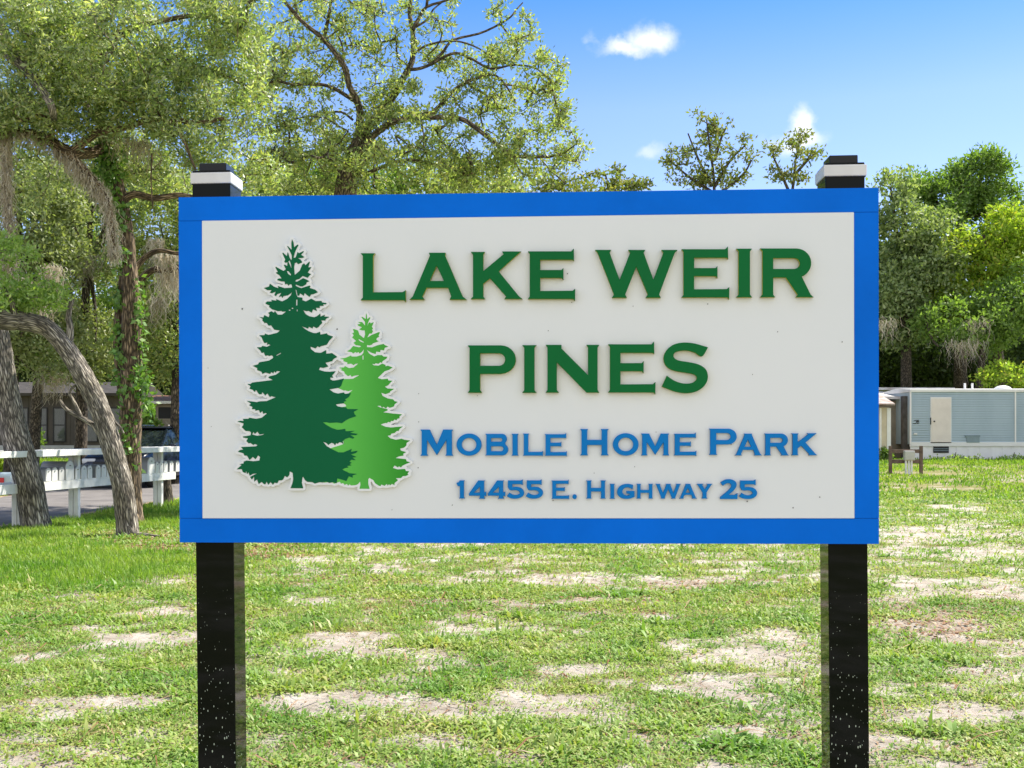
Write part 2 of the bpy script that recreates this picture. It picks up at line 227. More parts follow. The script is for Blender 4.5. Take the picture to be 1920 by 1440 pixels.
EMB=dict(dark=["547.3,448.9 547.6,448.8 550.2,454.1 551.4,463.1 551.9,463.2 557.6,458.5 558.1,458.4 559.6,459.6 555.1,468.1 552.7,474.1 550.4,483.4 553.6,482.8 554.5,482.1 557.9,472.2 560.6,474.7 568.9,470.6 569.7,471.9 564.6,477.6 570.7,481.9 567.9,483.5 558.9,484 559,484.4 563.4,486.3 566.3,491.1 566.4,492.2 558.9,495.3 558.4,495.2 556.6,492.1 552.6,493.4 551.5,500.6 551.5,502.9 552.6,515.1 553.4,515 562,507.4 566.7,495.9 569.9,493.9 570.6,494.1 572.4,496.8 572.9,497 579.9,490.3 580.9,491.6 578.2,501.1 580.4,501.2 583.6,500.8 583.8,501.1 577.1,510.6 577.4,511.1 583.6,514.4 580.9,515.8 577.1,520.5 576.6,520.8 567.4,517.4 561.9,522.7 554.6,525 554,526.9 554.1,527.9 557.6,527.8 568.1,521.5 572.6,523.2 580.1,527.1 574.8,529.6 574.2,532.9 566.9,537.3 562.9,537 554.9,533.4 554.5,533.9 554.6,536.1 560.6,538.8 564.9,540.2 580.9,535.2 582,536.9 580.6,539.4 580.8,539.9 590.6,542.9 596.1,547.9 588.1,551.5 583.1,552.1 580.4,556.7 575.9,553.5 571.1,549.4 569.6,554.8 562.9,550.1 562.4,550.4 560.9,554.3 558.4,554.5 557.8,553.9 555.7,544.1 554.1,543.1 556,552.6 557.7,556.4 558.4,557 567.1,558.1 566.9,562.7 573.6,565.1 583.6,559.9 592.1,564.5 602.4,564 602.9,564.4 603.6,566.9 611.9,568 612.2,568.4 611.4,570.5 606.1,570.6 605.9,570.9 606.8,573.1 606.6,573.4 599.4,573.6 599.8,577.1 599.4,577.5 592.4,577.1 594.3,582.9 594.1,583.2 587.1,580.1 586.7,580.4 584.8,585.6 584.1,586.2 578.6,582.9 574.1,583.5 569.1,581.8 568.8,582.1 573.1,589 580.1,593 589.4,594.8 594.6,592.6 600.1,587.9 600.5,588.4 601,592.9 601.4,593.3 608.9,590.2 609.1,590.6 608.2,593.1 608.6,593.5 616.6,594 617.1,594.4 610.9,598 610.2,601.1 602.6,600.6 602.4,600.9 604.4,605.4 601.4,608.5 600.5,608.9 597.4,613.2 593.4,615.3 587.9,612.2 587.3,612.4 585.9,616 579.4,612.8 578.9,613.1 577.8,615.9 577.4,616.1 566.9,612.3 566.6,612.6 571.9,616.8 578.1,620.6 587.4,624.5 593.4,624.5 599.9,621.9 600.2,622.4 600.8,626.9 601.1,627.3 612.6,624.8 614.6,627.6 624.3,630.9 624,631.9 617.2,639.1 612.6,646.4 601.4,649.3 598.9,651.2 595.4,649.3 591.6,653.3 582.4,650.1 582,650.4 583.2,654.6 590.4,660.4 599.6,661.5 602.1,661.3 611.1,656.4 611.5,656.9 611.5,662.9 611.9,663.2 622.6,662 632.1,668.7 632.2,669.1 625.6,673.1 622.4,677.4 610.4,680.1 610.8,681.1 615.4,686.9 615.1,687.3 605.9,690 600.4,688.8 599.7,689.6 598.2,693.4 608.4,696.5 619.4,697 629.1,695.8 629.3,696.1 626,700.6 622.8,704.1 625.1,708.1 619.3,707.9 619.4,711.1 623.4,713.3 625.6,713.5 631.1,712.8 644.6,709.8 644.9,710 642.4,715.1 639.6,723.6 635.6,727 617.5,730.1 625.4,735.7 633.6,737.8 644.6,735.8 645.3,736.1 646.2,737.9 646.9,738.5 656.6,737.2 658.1,737.5 653.8,744.6 647,748.9 647,749.4 649.7,751.9 644.1,753.4 646.1,756.1 630.2,758.1 630,758.6 632,761.1 633.6,762 639.9,763.2 649.1,763.8 651.1,766.8 670.9,767.2 671.3,767.6 662.9,772.4 664.2,774.1 664.8,776.9 668,780.1 667.9,780.4 654.9,784.7 648.6,788.2 641.1,793.6 632.4,792.2 617.9,793 612.1,791.8 606.1,791.8 605.8,792.1 611.9,796.8 622.1,802.5 632.6,805.8 641.1,805 646.9,803.8 647.5,804.6 647.8,807.4 648.4,808.5 664.4,807.8 664.8,808.1 657.4,810.9 657.1,811.4 670.7,813.4 670.6,813.9 667.4,816 657,815.6 664.4,820.2 664.6,820.6 662.4,822.3 661.6,822.5 654.9,820.5 646.9,823.2 642.5,827.6 644.2,832.4 643.9,832.7 640.6,830.2 636.9,829 632.6,832.2 630.4,830.6 628.6,834.6 628.1,834.9 624.9,831.2 621.6,830.4 621.1,830.4 615.6,834.3 611.4,830.3 605.8,828.6 612.6,836.5 622.4,842.1 634.4,848 643.9,848.2 659.6,841.6 658.1,847.1 669.6,845.2 670.8,845.4 667.4,849.4 658.4,852.1 659.4,852.8 668.2,856.6 667.6,857.2 661.1,857.9 666.6,862.5 666.9,863.1 659.9,862 658.9,862.2 655.2,865.4 659.6,867.6 655.3,870.4 659,872.1 659.1,872.5 651.4,873.8 651.1,874.1 653.2,876.4 653.1,876.7 647.1,877.5 642,880.1 643.1,881.1 655.1,887.2 668.6,888.5 668.9,888.9 661.1,891.4 660.8,891.9 661.8,895.1 661.6,895.6 653.9,893 649.6,901.6 649.1,901.9 641.1,899.2 632.9,897.2 632.2,898.4 631.2,905.6 630.9,906.1 624.4,904.2 617.1,905.5 611.4,902.8 605.9,904.8 599.6,904.2 590.1,906.8 585.4,904 576.6,903.5 573.9,901.8 571.9,900.4 568.6,893.9 567.1,895.1 565.8,905.1 568.5,915.1 568.1,915.5 544.9,915.4 544.7,915.1 548.2,905.9 549.5,899.6 549.5,896.6 548.7,886.6 543.6,883.9 543,884.9 542.4,890.9 538.6,894.8 538.1,894.9 534.4,892.4 533.9,892.6 531.6,897.9 530.6,899 528.1,900.8 522.9,900.8 519.9,906.2 514.6,904.9 511.9,908.6 511.4,908.8 507.4,903.7 503.1,908.8 499.6,903.1 497.7,907.9 497.1,908.2 494.6,907.5 490.6,903.6 485.1,907.5 484.7,907.1 481.9,898.8 476.9,903 476.6,902.9 476.4,894.1 476,894.1 472.4,899 471.9,898.8 468.9,894.6 469.4,893.9 481.5,887.6 474.4,888.5 468.1,892 465.9,885.6 463.4,888.9 463.1,888.9 461.6,882.7 460.4,886.8 459.9,887.1 455.2,884.9 453.3,879.9 452.9,879.5 444.6,880.2 443.8,879.9 452.8,872.1 452.5,871.6 448.5,870.4 456.4,869 456.8,868.6 456.8,865.9 457.1,865.3 462.1,863.4 475.4,864.8 485.9,863.5 486.5,862.4 487.6,857.4 487.5,856.9 484.1,853.8 479.1,861.1 474.1,856.6 468.1,862.4 467.2,861.4 463.1,854.4 458.4,854.2 456.4,849.9 445.8,847.1 449.9,843.7 455.7,842.9 452,838.4 452.1,838.1 480.4,836.8 482.5,834.6 477.9,832.5 474.9,834.4 469.4,830.4 466.4,831.5 461.8,826.9 464.9,821.9 457.4,820.8 455.9,820.1 455.4,818.6 455.6,818.3 463.6,817.2 469.6,816 470.2,815.1 470.7,810.6 467.6,808.5 461.4,808 459.9,807.5 453.3,800.9 455.9,797.4 456.6,793.9 445.6,790.5 445.4,790.1 451.1,788.8 456.4,789.4 456.6,789.1 455.4,785.6 455.6,785.3 465.6,785.2 467.6,783.2 479.9,785.2 489.4,783.5 491.1,782.8 500,775.6 499.4,774.8 498.4,774.5 493.6,775.8 493.2,775.4 491.9,770.6 487.9,774.2 487.4,773.9 485.4,768.8 478.9,770.1 478.5,769.6 478.5,767.6 478.1,767.2 472.6,767.2 472.3,766.9 473.3,763.1 466.8,759.6 470.3,757.1 470.4,756.6 462.3,751.4 481.6,754 486.4,752.5 499.9,752 516.6,744.9 508.9,742.8 505.9,744.6 501.1,737.4 497.4,741.8 492.1,735.3 491.7,735.6 490.6,738.9 490.1,739.2 485.6,739.2 480.1,731.2 479.7,731.4 478.1,734.6 477.6,734.8 473.6,730.8 467.6,728.8 467.5,728.4 469.8,724.9 469.8,724.4 463.8,719.9 465.6,719.8 469.1,720.2 472.9,717.2 510.5,712.6 510.8,712.1 503.4,708.4 503.4,707.6 504.4,705.8 506.4,705 517.1,702.7 525.2,696.6 525.1,696.3 523.1,696 518.9,695.8 518.4,696.1 517.1,699.4 514.4,696 512.1,700.3 508.9,697.3 506.4,701.2 497.6,698.5 492.1,701.2 490.1,696.9 482.2,694.1 482,690.4 481.7,689.9 473.4,685.9 483.9,683 485.4,679.9 486.4,679.2 504.6,675.9 511.9,671.2 512.2,670.6 511.5,667.6 508.9,666.2 504.6,667.5 501.4,666.2 497.9,667.3 497.4,667.2 494.6,660.7 490.9,661.8 490.4,661.6 487.8,657.1 481.8,651.6 482.1,651.2 484.4,651 490.1,650.8 492.1,648.5 500.4,650.2 506.9,647.1 503.4,645.2 500.6,646.8 500.5,645.4 501,642.9 500.6,642.2 496.4,643.5 495.9,643.2 493.4,639.6 490.4,632.3 485.9,629.1 486.4,628.8 488.9,628.5 495.6,628.2 496.2,627.9 496.7,625.9 497.1,625.4 502.4,627.6 503.6,627.8 516.6,624.8 519.9,623.9 524.6,619.9 524.1,619.5 514.4,618.2 508.1,610 503.4,610.5 500.1,605.6 497.1,605.2 496.6,606.1 494.5,605.4 494.6,605.1 495.6,605.2 496,604.9 492,601.4 492.3,597.6 486,594.4 493.9,595.2 495.6,590.7 503.4,594.6 504.1,593.6 505.2,589.9 502.8,586.4 508.9,583.5 513.6,586.2 515.2,583.4 515.6,583.2 520.5,589.6 521.1,590 529.1,589.8 535.8,584.4 535.4,584 529.1,584.5 527.6,583 520.9,583.5 510.1,579.9 504.5,575.4 504.4,574.9 505.3,573.1 505.1,572.7 498.4,569.9 497.8,567.6 500.9,565.2 509.9,565.2 508.7,562.6 509.1,562.2 518.1,563.8 517.6,560.7 528.1,564.8 529.6,564.8 538.6,560.2 545.5,553.4 547.5,546.9 545.4,549.9 539.6,553.9 531.6,555.1 529.1,558.8 527.6,555.2 522.3,557.1 527.4,549 519.9,551.5 517.1,555.5 514.3,553.1 516.9,546.6 510.1,549.8 506.9,549 505.7,548.4 509,544.6 509.1,544.1 501.1,544 494.7,539.9 504.1,537.3 506.1,531.8 513.6,537.3 521.4,540.2 521.8,539.9 521,537.1 520.9,536.6 521.4,536.4 533.4,540.2 545.1,539.5 547.4,539.2 547.8,538.9 547,534.4 546.4,533.2 543.4,533.2 540.9,535.9 538.4,532.2 534.4,533.1 534,529.4 533.4,528 527.1,527.5 519.6,525.1 519.5,524.6 522.1,522.1 527.1,522 527.6,521.6 524.2,516.6 517,511.6 517.1,511.2 519.9,510.1 520.6,509.4 516.2,501.1 516.9,500.4 517.6,500.4 531.4,507.8 535.9,504.9 532.1,496.9 533.9,496.2 538.4,498.7 539,491.9 538.6,491.4 536.1,493 532.8,490.9 534.8,486.9 529.2,474.4 530.9,473.8 537.6,480 538,479.6 538.8,474.1 539.4,473 540.8,475.4 543.2,483.6 545.9,487.4 546.3,487.4 547.2,485.1 546.8,477.9 542.1,468.4 538.1,461.6 538.4,461.2 539.9,461.5 546.4,468 546.7,467.9 546.2,455.4","542.9,488.6 540.2,490.4 541,491.1 545.4,501 546.1,502.5 546.5,502.1 545.8,496.4 543.3,488.9","537.6,507.6 539.8,513.1 545.4,516.9 545.3,514.1 541.1,508.8","555.9,561.5 555.5,561.9 555.2,572.4 555.6,572.8 556.9,572.8 557.5,572.4 557.5,561.9 557.1,561.5","547.1,577 546.8,577.4 546.9,579.1 549.4,579.2 549.8,578.9 549.6,577.2","556.9,580 556.5,580.4 556.5,583.6 557.6,584 558,583.6 558,580.4","541.9,580.5 541.5,580.9 541.6,582.6 544.1,582.8 544.5,582.4 544.4,580.7","526.1,661.3 518.3,665.9 518.5,666.9 519.1,667.1 526.6,662.8 526.9,662.4","475.1,809.6 473.4,813.4 473.2,814.9 482.6,817 491.9,815.5 495.5,813.6 494.1,813.5 486.4,814.8 482.6,809.4 477.9,813.8"],
light=["686.3,587.6 686.8,587.9 687.8,590.6 688.4,598.1 689.6,597.5 692.9,594.7 694.6,595.6 691.2,602.1 689.5,607.1 688.9,611 690.9,606.1 693.4,604 693.8,604.1 695.1,606.2 699.9,604.2 700.7,604.1 698.4,610.1 697.1,612.1 699.4,616.1 697.2,618.4 699.2,620.6 699.3,621.4 696.9,625.4 692.6,625.5 692.2,625.9 688.8,632.9 696.9,627.9 710.9,622.4 711.6,622.6 712.1,623.9 709.7,629.1 709.8,629.6 711.2,630.9 706.4,634.1 705.6,637.1 709.6,639.7 709.8,640.1 699.1,643.9 697.4,646.1 692.6,647.8 688.6,646.8 688.2,647.1 687.9,650.4 688.6,650.8 697.6,651.2 708.4,647.2 718.9,644.8 719.6,645 721.1,646.8 728.2,649.9 721.6,651.9 719.9,657.1 714.4,656 713.6,656.2 712.6,660.3 705.9,659.2 705.4,659.6 704.3,663.4 703.9,663.7 697.6,661.8 692.6,659.3 687.6,655.8 692.6,663.3 701.4,668.3 708.4,665.8 715.9,665.8 719.1,668.5 726.4,668.8 724.4,672.6 717.4,677.1 716.1,680.7 713.4,679.1 709.4,682.2 704.4,681 702.6,682.9 698.1,682.3 698,682.6 700.6,685 710.1,685.5 716.4,681.7 722.9,684.1 723.2,684.6 722.3,686.4 722.6,686.8 727.4,685.6 736.2,688.9 729.4,693.4 721.1,696.2 708.5,708.4 708.9,708.8 716.1,711.2 726.9,710 727.4,710.4 727.8,712.6 728.4,713.2 735.4,713.9 735.4,714.4 730.8,718.4 727.9,722.5 721.8,725.1 726.9,728.5 738.4,729 738.8,729.4 732.1,733.6 730.4,736.4 722.6,739 715.4,736.6 715.1,736.9 717.3,742.1 717.9,742.6 726.9,747 737.1,748.8 739.9,752.2 746,753.6 739.9,758.1 738.6,761.9 738.1,762.2 730.9,764.7 726.6,762.3 723.9,765.9 718.9,762.8 718.4,763 716.6,764.4 716.6,764.9 726.1,767 726.8,767.6 726.4,769.9 719.1,772.7 718.8,773.1 735.6,775.2 752.4,776.8 753.8,777.4 749.2,780.4 748.9,784.2 745.1,785.2 743.1,788.1 739.9,786.4 737.1,789.5 733.3,789.1 731.9,792 728.1,791 725.4,793.4 722.4,793 714.2,795.9 714.1,796.4 723.1,800.2 732.9,801.5 755.1,799.6 755.2,799.9 749.2,804.1 747.6,807.9 743.9,808.1 739.9,811.9 733.6,813.2 732.4,816 727.9,817 727,817.6 731.9,821.8 742.1,824.5 753.1,822.6 758.1,824.5 769.2,825.9 762.5,830.4 761.7,835.6 757.4,839.5 751.6,840.8 750.5,841.4 751.6,844.6 752.1,845.1 761.8,847.6 755.9,850.9 756.7,854.1 747.4,856 742.3,858.6 742.6,859 760.6,860.8 761.1,861.1 762.6,864.9 768.9,866.6 768.1,867.3 760.6,870.2 754.6,873.2 751.6,876.5 747.9,874.2 746.6,876.2 746.1,876.4 740.1,872.8 737.8,875.6 736.8,877.1 737.1,877.5 745.1,880 759.4,879.2 761.1,883.2 767.2,883.4 763.8,888.4 765.8,889.6 765.8,890.1 760.9,892.5 755.6,892.6 751.6,896.4 747.9,896.5 742.3,896.6 746.2,900.6 740,905.6 739.5,909.4 734.6,907.2 732.1,910 731.6,910 729.4,907.9 726.9,910.7 725.1,907.2 721.4,910.8 714.9,908.5 713.7,911.1 713.1,911.5 709.6,910.3 704.4,906.8 702.7,905.1 700.2,900.4 692.4,896 690.5,899.1 690.5,907.6 692.8,915.4 692.6,916.5 674.2,916.4 674,915.9 675.8,908.9 675.1,902.8 671.4,907.5 667.6,909.1 665.6,909.8 658.1,910.2 655.4,907.9 652.9,910.7 650.1,907.2 646.1,909.4 643.4,905.8 639.6,906.9 636.9,903.2 626.6,906.9 621.1,903.1 608.1,905 605.2,899.6 607.8,869.6 613.2,842.6 641.4,833.6 644.4,832.1 644.8,831.4 643.7,827.6 643.1,827.1 632.1,823.6 613.4,816 604.1,792.9 607.9,789.7 613.2,791.4 620,776.1 632.6,764.8 647.6,762.2 649.3,761.6 647.6,758.3 645.2,756.9 639.6,750.1 639.5,741.4 640.4,740.8 652.6,738.3 661.2,730.9 652.6,733.7 647.4,731.8 644.6,732.3 634.6,727.9 634,726.1 633,719.1 633.2,718.4 644.1,710.7 655.9,710.5 661.9,710 673,703.9 672.1,703.5 664.1,704.5 659.6,706.6 656.6,702.9 653.9,705.2 651.4,704.6 646.5,700.4 645.2,696.6 638.7,693.6 638.9,693.2 641.5,692.4 641.5,691.9 635.5,689.6 636.9,689.2 644.1,689 645.1,688.5 646.9,686.3 654.1,690.2 662.9,689 671.2,682.1 671.1,681.8 669.9,681.8 666.1,682.2 663.4,684.7 658.1,681.8 651.1,682.8 651.3,679.6 643.9,677.1 643.7,676.6 644.7,674.6 644.4,674.2 638.4,672.8 638,672.4 647.6,671 657.9,666.5 659.6,668.5 668.4,668.5 677.6,665.8 681.1,661.9 682.2,655.6 682.1,654.8 679.1,659.2 674.1,662.9 672.4,660 668.6,661.7 666.6,659.9 662.1,662.9 659.9,660.5 651.1,658.8 650.8,658.4 656.6,655.2 661.9,648.8 662.9,648.8 673.6,651.2 677.5,649.4 674.1,648 667.1,647.2 663,643.1 663.1,642.4 667.8,639.4 660.3,632.9 660.5,632.1 663.2,628.9 660.3,624.4 663.5,623.6 663.8,623.1 661.6,617.4 661.9,617 664.1,617 670.9,619.4 671.3,619.9 673.9,627.4 681.6,633.5 682.1,633.8 682.6,633.6 684.5,627.4 683.8,619.9 683.4,619.5 678.9,619.5 673.6,617.7 673.6,617.4 678.8,613.6 672.1,611.1 670.1,608.6 670.4,608.2 676.1,607.1 675.9,606.7 670.8,603.9 678.9,603.8 684.4,610.5 684.3,603.6 677.4,594.6 679.4,594 685.6,598.2","672.9,635.6 672.5,635.9 672.6,637.4 675.6,640 678.1,641.3 681.8,642.4 682.3,641.6 682.1,641.2","680.1,666.5 679.8,666.9 679.8,673.9 680.1,674.2 681.1,674.2 681.5,673.9 681.5,666.9 681.1,666.5","711.9,760.8 708.6,761 707.8,761.6 712.9,763.7 715.6,764.8 715.9,764.4 713.6,761"],
